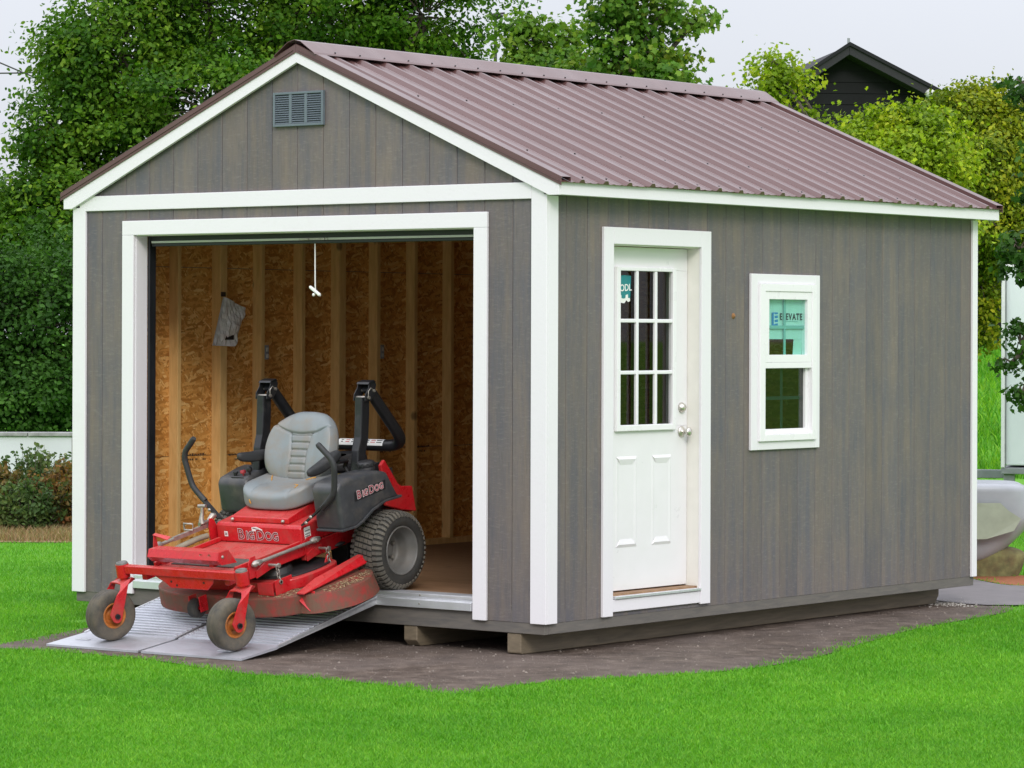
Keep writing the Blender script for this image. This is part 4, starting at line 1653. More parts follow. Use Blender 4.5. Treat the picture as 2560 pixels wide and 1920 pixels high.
for pts in ([(-.175, -.10), (-.15, -.135), (-.125, -.165)], [(-.12, -.06), (-.115, -.085)], [(.10, -.12), (.135, -.10), (.17, -.11), (.185, -.13)], [(.10, -.22), (.14, -.235), (.165, -.27), (.17, -.30)]):
    tearm.tube([(x, y, seat_top(x, y) + .001) for x, y in pts], [.002] + [.005] * (len(pts) - 2) + [.002], 6)
tearm.tube([(-.13, -.3725, .606), (-.125, -.3735, .592), (-.122, -.372, .580)], [.002, .006, .003], 6)
mp(tearm, 'torn_seams', 'tear', seat)
for s_ in (-1, 1):
    ar = MB()
    if s_ < 0:
        ctr, pit = Vector((-.305, -.085, .785)), math.radians(-6)
    else:
        ctr, pit = Vector((.305, -.170, .772)), math.radians(15)

    def pad(x, y, z):
        k = 1 - .25 * max(0, -y / .15)
        v = Vector((x * k, y, z * (1.0 if z > 0 else .8) + .020 * (y / .15) ** 2 * (1 if y < 0 else 0)))
        v = Matrix.Rotation(pit, 3, 'X') @ v
        return v + ctr
    ar.pillow(.036, .150, .034, .6, .7, 32, 16, pad)
    mp(ar, 'armrest', 'grip', seat)
    br = MB()
    br.tube([ctr + Vector((0, .12, -.01)), (s_ * .275, .06, .74), (s_ * .255, .06, .70)], .014, 8)
    mp(br, 'armrest_bracket', 'black', seat)
ub = MB()
ub.box((-.20, -.31, .560), (.20, .02, .575))
ub.box((-.16, -.24, .540), (-.13, .0, .560))
ub.box((.13, -.24, .540), (.16, .0, .560))
ub.tube([(-.17, -.335, .566), (-.10, -.352, .556), (-.03, -.352, .548), (.05, -.345, .552), (.15, -.33, .562)], .005, 6)
mp(ub, 'seat_suspension', 'plastic_dark', seat)

# --- fuel tanks / fenders
def fender(sg):
    tk = MB()
    if sg > 0:
        poly = [(-.418, .455), (-.418, .690), (-.39, .725), (-.30, .735), (-.04, .715), (.035, .690), (.075, .600), (.115, .520), (-.02, .528), (-.14, .505), (-.24, .462), (-.30, .447)]
        xa, xb = .40, .598
    else:
        poly = [(-.165, .455), (-.165, .640), (-.135, .668), (.02, .690), (.10, .690), (.16, .600), (.19, .520), (.05, .520), (-.06, .470), (-.10, .450)]
        xa, xb = -.575, -.34
    tk.prism(poly, 'x', xa, xb)
    o = mp(tk, 'fuel_tank', 'plastic', None, .028, 4)
    for p in o.data.polygons:
        p.use_smooth = True
    fl = MB()
    if sg > 0:
        low = [(-.43, .452), (-.300, .444), (-.235, .459), (-.135, .502), (-.02, .525), (.12, .517), (.13, .53), (-.02, .538), (-.145, .515), (-.245, .473), (-.30, .458), (-.43, .466)]
        fl.prism(low, 'x', .41, .606)
        mp(fl, 'tank_flange', 'plastic', o, .004)
        ck = Vector((.475, -.005, .712))
    else:
        ck = Vector((-.44, .09, .690))
    cp = MB()
    cp.lathe([(-.005, .050), (.012, .050), (.016, .047), (.020, .052), (.040, .050), (.047, .042), (.048, .001)], ck, 'z', 30)
    for k in range(10):
        a = 2 * math.pi * k / 10
        p = ck + Vector((math.cos(a) * .050, math.sin(a) * .050, .022))
        cp.cyl(p, p + Vector((0, 0, .018)), .006, 6)
    mp(cp, 'fuel_cap', 'plastic_dark', o)
    return o


ft = fender(1)
plm = MB()
plm.prism([(-.282, .592), (-.004, .598), (.004, .652), (-.276, .646)], 'x', .5985, .6000)
pl = mp(plm, 'name_plate', 'ink', ft)
lettering(SC(PARTS, .98), FACE_RIGHT, (.6006, -.138, .6215), 0.02, 'tank_lettering', ft, 'logo_white', 'logo_red', 'ink')
lt_ = fender(-1)
cs = MB()
cs.tube([(-.46, -.11, .665), (-.46, -.11, .690)], .010, 8)
cs.tube([(-.475, -.105, .690), (-.445, -.105, .690)], .007, 8)
mp(cs, 'key', 'plastic_dark', lt_)
cs = MB()
cs.tube([(-.405, -.10, .668), (-.405, -.10, .688)], .005, 8)
cs.lathe([(0, .016), (.016, .018), (.018, .001)], (-.405, -.10, .686), 'z', 14)
mp(cs, 'choke_knob', 'redknob', lt_)
cs = MB()
cs.tube([(-.365, -.085, .672), (-.362, -.09, .70)], .006, 8)
cs.pillow(.020, .016, .020, 1, 1, 16, 10, lambda x, y, z: (-.360 + x, -.092 + y, .708 + z))
mp(cs, 'throttle_knob', 'plastic_dark', lt_)
cs = MB()
cs.box((-.47, -.14, .6665), (-.37, -.085, .6685))
mp(cs, 'console_label', 'ink', lt_)

# --- roll bar, folded
def rops(sg):
    o = MB()
    x = sg * .383
    o.tube([(x, .015, .56), (x, .022, .68), (x, .055, .80), (x, .092, .87), (x, .128, 1.00), (x, .150, 1.10)], .03, square=(.056, .072))
    ob = mp(o, 'roll_bar_post', 'rops', None, .008, 2)
    hg = MB()
    for s_ in (-1, 1):
        hg.prism([(.120, 1.085), (.130, 1.120), (.165, 1.150), (.178, 1.178), (.225, 1.182), (.238, 1.158), (.215, 1.110), (.175, 1.075)], 'x', x + s_ * .040, x + s_ * .046)
    hg.prism([(.166, 1.1735), (.178, 1.184), (.225, 1.187), (.240, 1.170)], 'x', x - .046, x + .046)
    mp(hg, 'hinge_plate', 'rops', ob, .002)
    pn_ = MB()
    pn_.cyl((x - .055, .152, 1.098), (x + .055, .152, 1.098), .010, 10)
    pn_.cyl((x - .052, .205, 1.128), (x + .056, .205, 1.128), .009, 10)
    mp(pn_, 'hinge_pin', 'steel', ob)
    lp_ = MB()
    lp_.tube([(x + .047, .206, 1.13), (x + .050, .18, 1.15), (x + .050, .155, 1.135), (x + .047, .152, 1.10)], .003, 6)
    mp(lp_, 'pin_clip', 'steel', ob)
    return ob


for s_ in (-1, 1):
    rops(s_)
hp = MB()


def arc(a, b, c, n=6):
    a, b, c = Vector(a), Vector(b), Vector(c)
    return [(a * (1 - t) ** 2 + b * 2 * t * (1 - t) + c * t * t) for t in [i / n for i in range(n + 1)]]


X = .383
path = [Vector((X, .205, 1.150)), Vector((X, .36, .915))] + arc((X, .41, .84), (X, .485, .728), (X - .12, .455, .735), 9) + \
       arc((-X + .12, .455, .735), (-X, .485, .728), (-X, .41, .84), 9) + [Vector((-X, .36, .915)), Vector((-X, .205, 1.150))]
hp.tube(path, .035, 14)
ho = mp(hp, 'roll_bar_hoop', 'rops')
st = MB()
for a, b in ((-.10, .06), (.10, .25)):
    vs = []
    for i in range(5):
        an = math.radians(10 + i * 22)
        for x in (a, b):
            vs.append((x, .455 - math.cos(an) * .0356, .735 + math.sin(an) * .0356))
    st.add(vs, [(2 * i, 2 * i + 1, 2 * i + 3, 2 * i + 2) for i in range(4)])
mp(st, 'warning_sticker', 'paper', ho)
st = MB()
for a, b, mtn in ((-.075, -.06, 0), (-.04, -.01, 1), (.005, .05, 0), (.115, .14, 0), (.155, .19, 1), (.20, .24, 0)):
    st.cur = mtn
    vs = []
    for i in range(2):
        an = math.radians(38 + i * 32)
        for x in (a, b):
            vs.append((x, .455 - math.cos(an) * .0362, .735 + math.sin(an) * .0362))
    st.add(vs, [(0, 1, 3, 2)])
mp(st, 'warning_print', [M['ink'], M['ink_red']], ho)

# --- steering levers
for s_ in (-1, 1):
    lv = MB()
    oy = -.050 if s_ > 0 else 0
    ox = .040 if s_ > 0 else 0
    pts = [(.345, -.415 + oy, .495), (.49 + ox, -.40 + oy, .622)]
    lv.tube([(s_ * x, y, z) for x, y, z in pts], .03, square=(.010, .034))
    lo_ = mp(lv, 'steering_lever', 'plastic_dark')
    gp = MB()
    P_ = [(.455, -.40, .592), (.525, -.395, .655), (.555, -.39, .70), (.575, -.39, .80), (.580, -.39, .84), (.565, -.39, .885), (.525, -.39, .925), (.480, -.39, .968)]
    P3 = [Vector((s_ * (x + ox), y + oy, z)) for x, y, z in P_]
    sm = []
    for i in range(len(P3) - 1):                # Catmull-Rom through the points
        p0, p1, p2, p3 = P3[max(i - 1, 0)], P3[i], P3[i + 1], P3[min(i + 2, len(P3) - 1)]
        for k in range(4):
            t = k / 4
            sm.append(.5 * ((2 * p1) + (p2 - p0) * t + (2 * p0 - 5 * p1 + 4 * p2 - p3) * t * t + (3 * p1 - p0 - 3 * p2 + p3) * t ** 3))
    sm.append(P3[-1])
    gp.tube(sm, [.0175] * (len(sm) - 1) + [.014], 12)
    mp(gp, 'grip', 'grip', lo_)
    for x, z in ((.365, .512), (.405, .547)):
        bo_ = MB()
        bo_.lathe([(0, .010), (-.008, .010), (-.010, .001)], (s_ * (x + ox * .5), -.425 + oy, z), 'y', 8)
        mp(bo_, 'bolt', 'steel', lo_)

# --- deck
out_ = [(-.60, -.30), (-.63, -.55), (-.60, -.74), (-.47, -.87), (-.28, -.925), (-.14, -.93), (0, -.905), (.14, -.93), (.28, -.925), (.43, -.89), (.54, -.80), (.58, -.70), (.60, -.45), (.56, -.25), (.40, -.18), (-.42, -.18)]
def open_curve(p, it=2):
    for _ in range(it):
        q = [p[0]]
        for a, c in zip(p[:-1], p[1:]):
            q += [(.75 * a[0] + .25 * c[0], .75 * a[1] + .25 * c[1]), (.25 * a[0] + .75 * c[0], .25 * a[1] + .75 * c[1])]
        p = q + [p[-1]]
    return p


out_ = smooth_poly(out_, 2)
dk = MB()
dk.prism(out_, 'z', .072, .186)
deck = mp(dk, 'mower_deck', 'deckred', None, .010, 2)
inn = [(x * .80 - .0, -.50 + (y + .50) * .74) for x, y in out_]
ru = MB()
ru.prism(inn, 'z', .1865, .248)
mp(ru, 'deck_top', 'red', deck, .006)
bc = MB()
bc.prism([(x * .74, -.47 + (y + .47) * .66) for x, y in out_], 'z', .2485, .256)
bc.lathe([(0, .11), (.035, .10), (.04, .02)], (-.22, -.62, .256), 'z', 24)
bc.lathe([(0, .11), (.035, .10), (.04, .02)], (.22, -.62, .256), 'z', 24)
mp(bc, 'belt_cover', 'plastic_dark', deck, .003)
fl = MB()
fl.box((.415, -.845, .187), (.423, -.70, .272))
fl.box((.415, -.6995, .187), (.423, -.42, .232))
fl.prism([(.300, .19), (.413, .19), (.413, .262), (.300, .262)], 'y', -.862, -.854)
fl.prism([(-.40, .237), (-.31, .237), (-.355, .30)], 'x', .395, .403)
mp(fl, 'deck_flange', 'red', deck, .002)
chm = MB()
arcp = [(.545, -.775), (.60, -.775), (.68, -.70), (.725, -.60), (.735, -.50), (.715, -.38), (.66, -.28), (.60, -.22), (.545, -.20)]
low = [(.545, -.80), (.615, -.80), (.705, -.715), (.755, -.605), (.765, -.50), (.742, -.37), (.68, -.26), (.61, -.20), (.545, -.18)]
arcp, low = open_curve(arcp), open_curve(low)
n = len(arcp)
vs = [(x, y, .182 - .05 * (x - .545)) for x, y in arcp] + [(x, y, .080 - .02 * (x - .545)) for x, y in low]
fs = [tuple(range(n))] + [(i, i + n, i + n + 1, i + 1) for i in range(n - 1)]
chm.add(vs, fs)
co = mp(chm, 'discharge_chute', 'deckred')
md = co.modifiers.new('thickness', 'SOLIDIFY')
md.thickness = .006
hb = MB()
hb.add([(.530, -.80, .190), (.590, -.80, .190), (.575, -.22, .215), (.545, -.22, .255), (.525, -.24, .262), (.515, -.62, .225)], [(0, 1, 2, 3, 4, 5)])
hb.add([(.545, -.80, .150), (.605, -.79, .088), (.605, -.765, .088), (.600, -.72, .186), (.545, -.72, .190)], [(0, 1, 2, 3, 4)])
hbo = mp(hb, 'chute_hinge_bar', 'red', co)
md = hbo.modifiers.new('thickness', 'SOLIDIFY')
md.thickness = .007
# dry clippings lying on the deck ledge and chute
cl = MB()
rc = random.Random(3)
for i in range(1500):
    if i % 2:
        x, y = rc.uniform(.56, .70), rc.uniform(-.68, -.26)
        if (x - .545) ** 2 / .165 ** 2 + (y + .5) ** 2 / .27 ** 2 > 1 or x < .60 + .1 * (y + .5) * 0:
            continue
        z = .1835 - .05 * (x - .545)
    else:
        x, y = rc.uniform(.30, .53), rc.uniform(-.88, -.45)
        if x < .43 and y > -.80:
            continue
        z = .1875
    a, ln = rc.uniform(0, 6.28), rc.uniform(.006, .016)
    dx, dy = math.cos(a) * ln, math.sin(a) * ln
    cl.add([(x, y, z), (x + dy * .2, y - dx * .2, z + .003), (x + dx, y + dy, z + rc.uniform(.001, .006))], [(0, 1, 2)])
M['clip'] = simple('dry_clippings', (0.33, 0.25, 0.14), 0.9, var=.35, scale=60)
mp(cl, 'grass_clippings', 'clip', deck)['kind'] = 'stuff'
gw = MB()
gw.lathe([(-.028, .018), (-.032, .044), (-.024, .054), (.024, .054), (.032, .044), (.028, .018)], (-.075, -.985, .130), 'x', 28)
gwo = mp(gw, 'gauge_wheel', 'tyre', deck)
gb = MB()
gb.box((-.036, -1.0, .11), (-.028, -.94, .20))
gb.box((-.116, -1.0, .11), (-.108, -.94, .20))
gb.cyl((-.12, -.985, .13), (-.02, -.985, .13), .010, 10)
mp(gb, 'gauge_wheel_bracket', 'red_dirty', deck)

# --- chains, rods, levers along the frame
for (x, y, za, zb) in ((.415, -.80, .352, .256), (.405, -.355, .330, .238), (-.41, -.80, .352, .256)):
    br = MB()
    br.prism([(y - .11, za - .050), (y + .02, za - .028), (y + .03, za + .018), (y - .03, za + .020), (y - .11, za - .008)], 'x', x - .070 if x > 0 else x + .062, x - .062 if x > 0 else x + .070)
    bo_ = mp(br, 'hanger_bracket', 'red', frame, .002)
    ch = MB()
    nl = 4
    for k in range(nl):
        zc = za + (zb - za) * (k + .5) / nl
        lnk = []
        hh = abs(za - zb) / nl * .72
        for i in range(15):
            a = 2 * math.pi * i / 14
            u_, v_ = math.cos(a) * .0105, math.sin(a) * hh
            lnk.append((x + (u_ if k % 2 else 0), y + (0 if k % 2 else u_), zc + v_))
        ch.tube(lnk, .0032, 6, False)
    sx = 1 if x > 0 else -1
    ch.cyl((x - sx * .07, y, za), (x + sx * .016, y, za), .008, 10)
    ch.cyl((x + sx * .008, y, za), (x + sx * .018, y, za), .014, 6)
    ch.cyl((x - sx * .03, y, zb), (x + sx * .016, y, zb), .008, 10)
    ch.cyl((x + sx * .006, y, zb), (x + sx * .016, y, zb), .014, 6)
    mp(ch, 'lift_chain', 'steel', frame)
rd = MB()
rd.tube([(.365, -.905, .392), (.365, -.41, .388)], .0105, 10)
for y in (-.915, -.41):
    rd.tube([(.365, y - .032, .392), (.365, y - .012, .392), (.365, y + .012, .392), (.365, y + .045, .391)], [.008, .019, .019, .012], 10)
    rd.cyl((.33, y, .392), (.392, y, .392), .010, 10)
mp(rd, 'deck_lift_rod', 'steel', frame)
br = MB()
br.prism([(-.96, .31), (-.96, .39), (-.935, .43), (-.895, .43), (-.885, .38), (-.90, .31)], 'x', .341, .347)
mp(br, 'rod_bracket', 'red', frame, .002)
br = MB()
br.prism([(-.47, .32), (-.47, .40), (-.44, .415), (-.40, .415), (-.38, .34)], 'x', .334, .340)
mp(br, 'rod_bracket', 'red', frame, .002)
rd = MB()
rd.tube([(-.365, -.915, .468), (-.365, -.80, .470)], .011, 10)
rd.tube([(-.365, -.80, .470), (-.365, -.62, .474), (-.365, -.49, .476)], .014, square=(.024, .020))
rd.tube([(-.365, -.955, .468), (-.365, -.925, .468), (-.365, -.905, .468)], [.012, .022, .018], 10)
rd.tube([(-.40, -.66, .488), (-.40, -.66, .526), (-.33, -.66, .526), (-.33, -.66, .488), (-.40, -.66, .488)], .006, 8)
mp(rd, 'height_lever', 'steel', frame)
rd = MB()
rd.tube([(-.365, -.86, .405), (-.365, -.72, .414), (-.365, -.60, .420), (-.365, -.52, .416)], .017, 12)
mp(rd, 'hydraulic_hose', 'cable', frame)
pd = MB()
pd.tube([(-.365, -.545, .500), (-.365, -.545, .525), (-.362, -.535, .560), (-.360, -.53, .592)], [.022, .014, .010, .010], 10)
pd.tube([(-.385, -.535, .598), (-.335, -.525, .598)], .011, 10)
pd.tube([(-.365, -.57, .498), (-.365, -.50, .498)], .012, 8)
pd.tube([(-.365, -.49, .50), (-.35, -.465, .525), (-.35, -.45, .52)], [.012, .020, .016], 10)
mp(pd, 'pedal', 'steel', frame)
br = MB()
br.prism([(-.97, .35), (-.985, .46), (-.965, .54), (-.95, .54), (-.945, .46), (-.90, .36)], 'x', -.352, -.346)
br.add([(-.352, -.972, .540), (-.352, -.948, .545), (-.262, -.92, .520), (-.262, -.95, .508)], [(0, 1, 2, 3)])
o = mp(br, 'lever_bracket', 'red', frame)
md = o.modifiers.new('thickness', 'SOLIDIFY')
md.thickness = .004
br = MB()
br.prism([(-.515, .385), (-.515, .465), (-.50, .515), (-.475, .515), (-.45, .465), (-.45, .385)], 'x', -.350, -.342)
o = mp(br, 'lever_bracket', 'red', frame)
md = o.modifiers.new('thickness', 'SOLIDIFY')
md.thickness = .004

# --- engine and rear guard
en = MB()
en.box((-.27, .12, .38), (.27, .46, .60))
en.lathe([(0, .17), (.08, .17), (.10, .15), (.105, .05)], (0, .30, .60), 'z', 30)
for k in range(6):
    en.box((-.25, .118 - .001 * k, .42 + k * .028), (.25, .1195, .434 + k * .028))
en.box((.10, .10, .60), (.30, .32, .668))
en.box((-.30, .10, .60), (-.10, .32, .668))
eng = mp(en, 'engine', 'plastic_dark', None, .008)
dp2 = MB()
dp2.tube([(.245, .02, .60), (.245, .015, .655)], .008, 8)
dp2.box((.215, .0, .655), (.265, .035, .668))
dp2.lathe([(0, .020), (.008, .022), (.012, .010)], (.245, .018, .636), 'z', 12)
mp(dp2, 'dipstick', 'yellow', eng)
for s_ in (-1, 1):
    hy = MB()
    hy.cyl((s_ * .30, -.02, .19), (s_ * .44, -.02, .19), .060, 18)
    hy.box((s_ * .20, -.10, .13), (s_ * .33, .10, .29))
    hy.lathe([(0, .05), (.015, .075), (.030, .05)], (s_ * .28, -.16, .285), 'z', 20)
    mp(hy, 'wheel_motor', 'plastic_dark', eng, .004)
rg = MB()
for s_ in (-1, 1):
    rg.prism([(.26, .665), (.30, .690), (.390, .525), (.42, .500), (.515, .478), (.522, .32), (.40, .36), (.26, .42)], 'x', s_ * .335, s_ * .360)
rg.box((-.334, .495, .32), (.334, .518, .470))
mp(rg, 'rear_guard', 'red', None, .006)
kn = MB()
kn.tube([(.25, -.16, .60), (.31, -.20, .635)], .006, 8)
kn.pillow(.016, .016, .020, 1, 1, 14, 8, lambda x, y, z: (.315 + x, -.20 + y, .645 + z))
mp(kn, 'seat_knob', 'redknob', seat)
bc_ = MB()
bc_.tube([(.26, .06, .70), (.33, .03, .62), (.335, .0, .56)], .012, 8)
bc_.box((.262, -.02, .60), (.30, .02, .66))
mp(bc_, 'belt_buckle', 'plastic_dark', seat)

# ================================================================== BACKGROUND THINGS
RT2 = Vector((RT.x, RT.y, 0)).normalized()
FW2 = Vector((FW.x, FW.y, 0)).normalized()


def oriented(mb, origin, turn=0.0):
    """local x = across the view, y = away from it, z up"""
    c, s_ = math.cos(turn), math.sin(turn)
    ax = RT2 * c + FW2 * s_
    ay = FW2 * c - RT2 * s_
    mat = Matrix((ax, ay, Vector((0, 0, 1)))).transposed().to_4x4()
    mat.translation = origin
    return mb.xf(mat)


def ground_at(u, d):
    p = at(u, 900, d)
    return Vector((p.x, p.y, GZ))


# white wall at the left
wl = thing('low_white_wall', 'low white rendered wall with grey coping at the left, under the trees', 'wall', ground_at(60, 32))
wb = MB()
wb.box((-9.0, 0, -.02), (.47, .18, .775))
oriented(wb, ground_at(60, 32), math.radians(2))
wb.build('wall_face', M['wall'], wl, .006)
wc = MB()
x = -9.0
while x < .44:
    e = min(.485, x + rnd.uniform(.52, .62))
    wc.box((x + .003, -.03, .776), (e - .003, .21, .812 + rnd.uniform(-.004, .004)))
    x = e
oriented(wc, ground_at(60, 32), math.radians(2))
wc.build('coping', M['cap'], wl, .006)
wp_ = MB()
wp_.box((.471, -.02, -.02), (.60, .20, .80))
oriented(wp_, ground_at(60, 32), math.radians(2))
wp_.build('end_post', M['moss'], wl, .02)

# enclosed trailer
to = ground_at(2503, 30)
TT = math.radians(-13)
tr = thing('cargo_trailer', 'tall white enclosed cargo trailer at the right edge behind the shed', 'trailer', to)
b = MB()
b.box((.035, .03, .60), (3.4, 2.0, 2.415))
oriented(b, to, TT).build('body', M['trailer'], tr, .01)
b = MB()
b.box((0, 0, .58), (.034, .10, 2.44))
b.box((3.4005, 0, .58), (3.43, .10, 2.44))
b.box((.0345, .0, 2.4155), (3.40, .10, 2.44))
oriented(b, to, TT).build('corner_trim', M['vinyl'], tr, .004)
b = MB()
b.box((.036, .008, .615), (.047, .0295, 2.41))  # grey strip standing in for the shadow line beside the corner trim
oriented(b, to, TT).build('shadow_line', M['trailer_frame'], tr)
b = MB()
b.box((0, .012, .52), (3.42, 1.98, .5795))
b.box((-.9, .95, .44), (0, 1.05, .52))
b.box((.02, .05, .30), (.12, .13, .52))
oriented(b, to, TT).build('chassis', M['trailer_frame'], tr, .006)
for x in (1.5, 2.3):
    b = MB()
    b.lathe([(0, .10), (0, .19), (.02, .20), (.03, .30), (.06, .335), (.17, .335), (.20, .30), (.21, .19)], (x, .03, .335), 'y', 32)
    oriented(b, to, TT).build('wheel', M['tyre'], tr)
    b = MB()
    b.lathe([(.012, .19), (.03, .17), (.05, .09), (.02, .05), (.02, .001)], (x, .03, .335), 'y', 24)
    oriented(b, to, TT).build('hub', M['barwhite'], tr)

# grey tub
bo = ground_at(2500, 24.3)
tb = thing('plastic_tub', 'rounded grey plastic tub with faded greenish side beyond the shed corner', 'tub', bo)
b = MB()
nu, nv = 64, 28
vs, fs = [], []
for i in range(nv + 1):
    t = i / nv
    z = .095 + t * .60
    wx = .10 + .475 * (t / .55) ** .5 if t < .55 else .575 - .20 * (t - .55)
    cx_ = -.32 + .04 * t
    dy = .20 + .18 * t ** .5
    edge = 1.0 if t < .93 else 1 - .10 * ((t - .93) / .07) ** 2
    for j in range(nu):
        a = 2 * math.pi * j / nu
        ca, sa = math.cos(a), math.sin(a)
        vs.append((cx_ + wx * edge * math.copysign(abs(ca) ** .6, ca), .2 + dy * edge * math.copysign(abs(sa) ** .6, sa), z))
for i in range(nv):
    for j in range(nu):
        fs.append((i * nu + j, i * nu + (j + 1) % nu, (i + 1) * nu + (j + 1) % nu, (i + 1) * nu + j))
fs += [tuple(range(nu - 1, -1, -1)), tuple(nv * nu + j for j in range(nu))]
b.add(vs, fs, True)
for f in (-1, -2):
    b.sm[f] = False
oriented(b, bo).build('shell', M['tub'], tb)
b = MB()
vs = [(-.62, -.183, .27), (-.12, -.178, .29), (.08, -.176, .35), (.135, -.17, .44), (.04, -.176, .50), (-.02, -.178, .555), (-.20, -.183, .555), (-.30, -.184, .54), (-.62, -.186, .55)]
b.add(vs, [tuple(range(len(vs)))])
o = oriented(b, bo).build('faded_panel', M['tub_green'], tb)
md = o.modifiers.new('thickness', 'SOLIDIFY')
md.thickness = .006
b = MB()
b.cyl((-.20, -.105, .205), (-.20, -.085, .205), .011, 12)
b.box((-.26, -.10, .223), (-.19, -.088, .231))
oriented(b, bo).build('drain_plug', M['ink'], tb)
sb_ = thing('mossy_block', 'mossy brown stone block under the grey tub', 'block', bo)
b = MB()
b.pillow(.42, .26, .26, .35, .5, 40, 20, lambda x, y, z: (-.25 + x * (1 + .18 * z / .26) + .02 * math.sin(9 * z + 3 * x), .25 + y, .10 + z * .7 + .012 * math.sin(14 * x)))
b.xf(Matrix.Identity(4))
oriented(b, bo + Vector((0, 0, -.06))).build('stone', M['moss'], sb_)

# dark house
ho_ = at(2124, 113, 70)
hz = ho_.z - GZ
hb_ = Vector((ho_.x, ho_.y, GZ))
hs = thing('black_house', 'black gabled house rising behind the yellow-green bushes', 'house', hb_)
b = MB()
sl_, sr_ = .66, .50
gl = lambda x: hz - .18 - (sl_ * -x if x < 0 else sr_ * x)
b.prism([(-2.6, -.02), (5.0, -.02), (5.0, gl(5.0)), (0, gl(0)), (-2.6, gl(-2.6))], 'y', .55, 9)
oriented(b, hb_, math.radians(6)).build('wall', M['house'], hs)
for k in range(14):
    b = MB()
    z = hz - .75 - k * .24
    if z < 0:
        break
    xl = max(-2.6, -(hz - .25 - z) / sl_)
    xr = min(5.0, (hz - .25 - z) / sr_)
    b.prism([(.55, z), (.52, z), (.535, z + .23), (.55, z + .23)], 'x', xl + .02, xr - .02)
    oriented(b, hb_, math.radians(6)).build('siding_plank', M['house'], hs)
b = MB()
for s_, k_, xe in ((-1, sl_, -3.1), (1, sr_, 5.5)):
    p = [(0, hz), (xe, hz - k_ * abs(xe)), (xe, hz - k_ * abs(xe) - .20), (0, hz - .20)]
    b.prism(p if s_ > 0 else p[::-1], 'y', 0, 9.4)
oriented(b, hb_, math.radians(6)).build('roof', M['house_roof'], hs, .01)
b = MB()
for s_, k_, xe in ((-1, sl_, -3.14), (1, sr_, 5.54)):
    p = [(0, hz + .07), (xe, hz - k_ * abs(xe) + .07), (xe, hz - k_ * abs(xe) - .01), (0, hz - .01)]
    b.prism(p if s_ > 0 else p[::-1], 'y', -.05, -.001)
oriented(b, hb_, math.radians(6)).build('rake_trim', M['house_trim'], hs)
b = MB()
b.cyl((0, .1, hz), (0, .1, hz + .16), .03, 8)
oriented(b, hb_, math.radians(6)).build('roof_finial', M['trailer_frame'], hs)
b = MB()
b.lathe([(0, .10), (-.12, .09), (-.14, .02)], (1.75, .0, hz - 1.02), 'y', 16)
oriented(b, hb_, math.radians(6)).build('gable_lamp', M['barwhite'], hs)
for x in (-1.2, 1.6):
    b = MB()
    b.box((x, .49, 2.4), (x + 1.1, .548, 3.7))
    f_ = oriented(b, hb_, math.radians(6)).build('window', M['rops'], hs)
    b = MB()
    b.box((x + .08, .475, 2.48), (x + 1.02, .4895, 3.62))
    o = oriented(b, hb_, math.radians(6)).build('pane', M['plastic_dark'])
    o.parent = f_

# street lamp and utility lines beyond the trees
lo = ground_at(1236, 60)
lm = thing('street_lamp', 'thin dark street lamp with a flat head beside the big tree', 'street lamp', lo)
zt_ = at(1236, 30, 60).z - GZ
b = MB()
b.tube([(0, 0, 0), (0, 0, zt_ - .1)], [.06, .028], 10)
oriented(b, lo).build('pole', M['plastic_dark'], lm)
b = MB()
b.lathe([(-.05, .02), (0, .13), (.04, .15), (.05, .04)], (0, 0, zt_ - .1), 'z', 18)
b.tube([(-.12, 0, zt_ - .05), (.17, 0, zt_ - .02)], .02, 8)
oriented(b, lo).build('head', M['plastic_dark'], lm)
po = ground_at(420, 62)
pt = thing('utility_pole', 'brown utility pole hidden behind the big tree', 'utility pole', po)
b = MB()
b.tube([(0, 0, 0), (0, 0, 9.2)], [.15, .10], 12)
oriented(b, po).build('post', M['bark'], pt)
b = MB()
b.box((-.9, -.05, 8.2), (.9, .05, 8.3))
oriented(b, po).build('cross_arm', M['bark'], pt)
for v0, v1, lab in ((70, 96, 'top power line left of the big tree'), (171, 171, 'middle power line left of the big tree'), (384, 384, 'lowest power line left of the big tree')):
    a, c = at(-700, v0 - (v1 - v0) * 9, 62), at(420, v1 + (v1 - v0) * 9 if v0 != v1 else v1, 62)
    b = MB()
    pts = []
    for i in range(13):
        t = i / 12
        p = a.lerp(c, t)
        pts.append(p - Vector((0, 0, .10 * math.sin(math.pi * t))))
    b.tube(pts, .014, 6)
    tag(b.build('power_line', M['plastic_dark']), lab, 'power line', 'power lines at the left')

# grassy bank behind the trailer
bk_ = MB()
nx, ny = 40, 12
vs, fs = [], []
rbk = np.random.default_rng(4)
for i in range(nx + 1):
    for j in range(ny + 1):
        u = 2300 + i * 22
        t = j / ny
        d = 41 + 14 * t
        p = at(u, 900, d)
        h = 1.45 * (math.sin(min(1, t * 1.25) * math.pi / 2)) ** 1.3 * min(1, i / 6) * min(1, (nx - i) / 6)
        vs.append((p.x, p.y, GZ - .012 + h * (1 + .05 * math.sin(i * 1.1 + j)) + (rbk.normal() * .03 if 0 < j else 0)))
for i in range(nx):
    for j in range(ny):
        a = i * (ny + 1) + j
        fs.append((a, a + ny + 1, a + ny + 2, a + 1))
bk_.add(vs, fs, True)
vs_bank = list(vs)
tag(bk_.build('grass_bank', M['lawn']), 'green grassy bank rising behind the trailer and shed', 'bank', kind='structure')

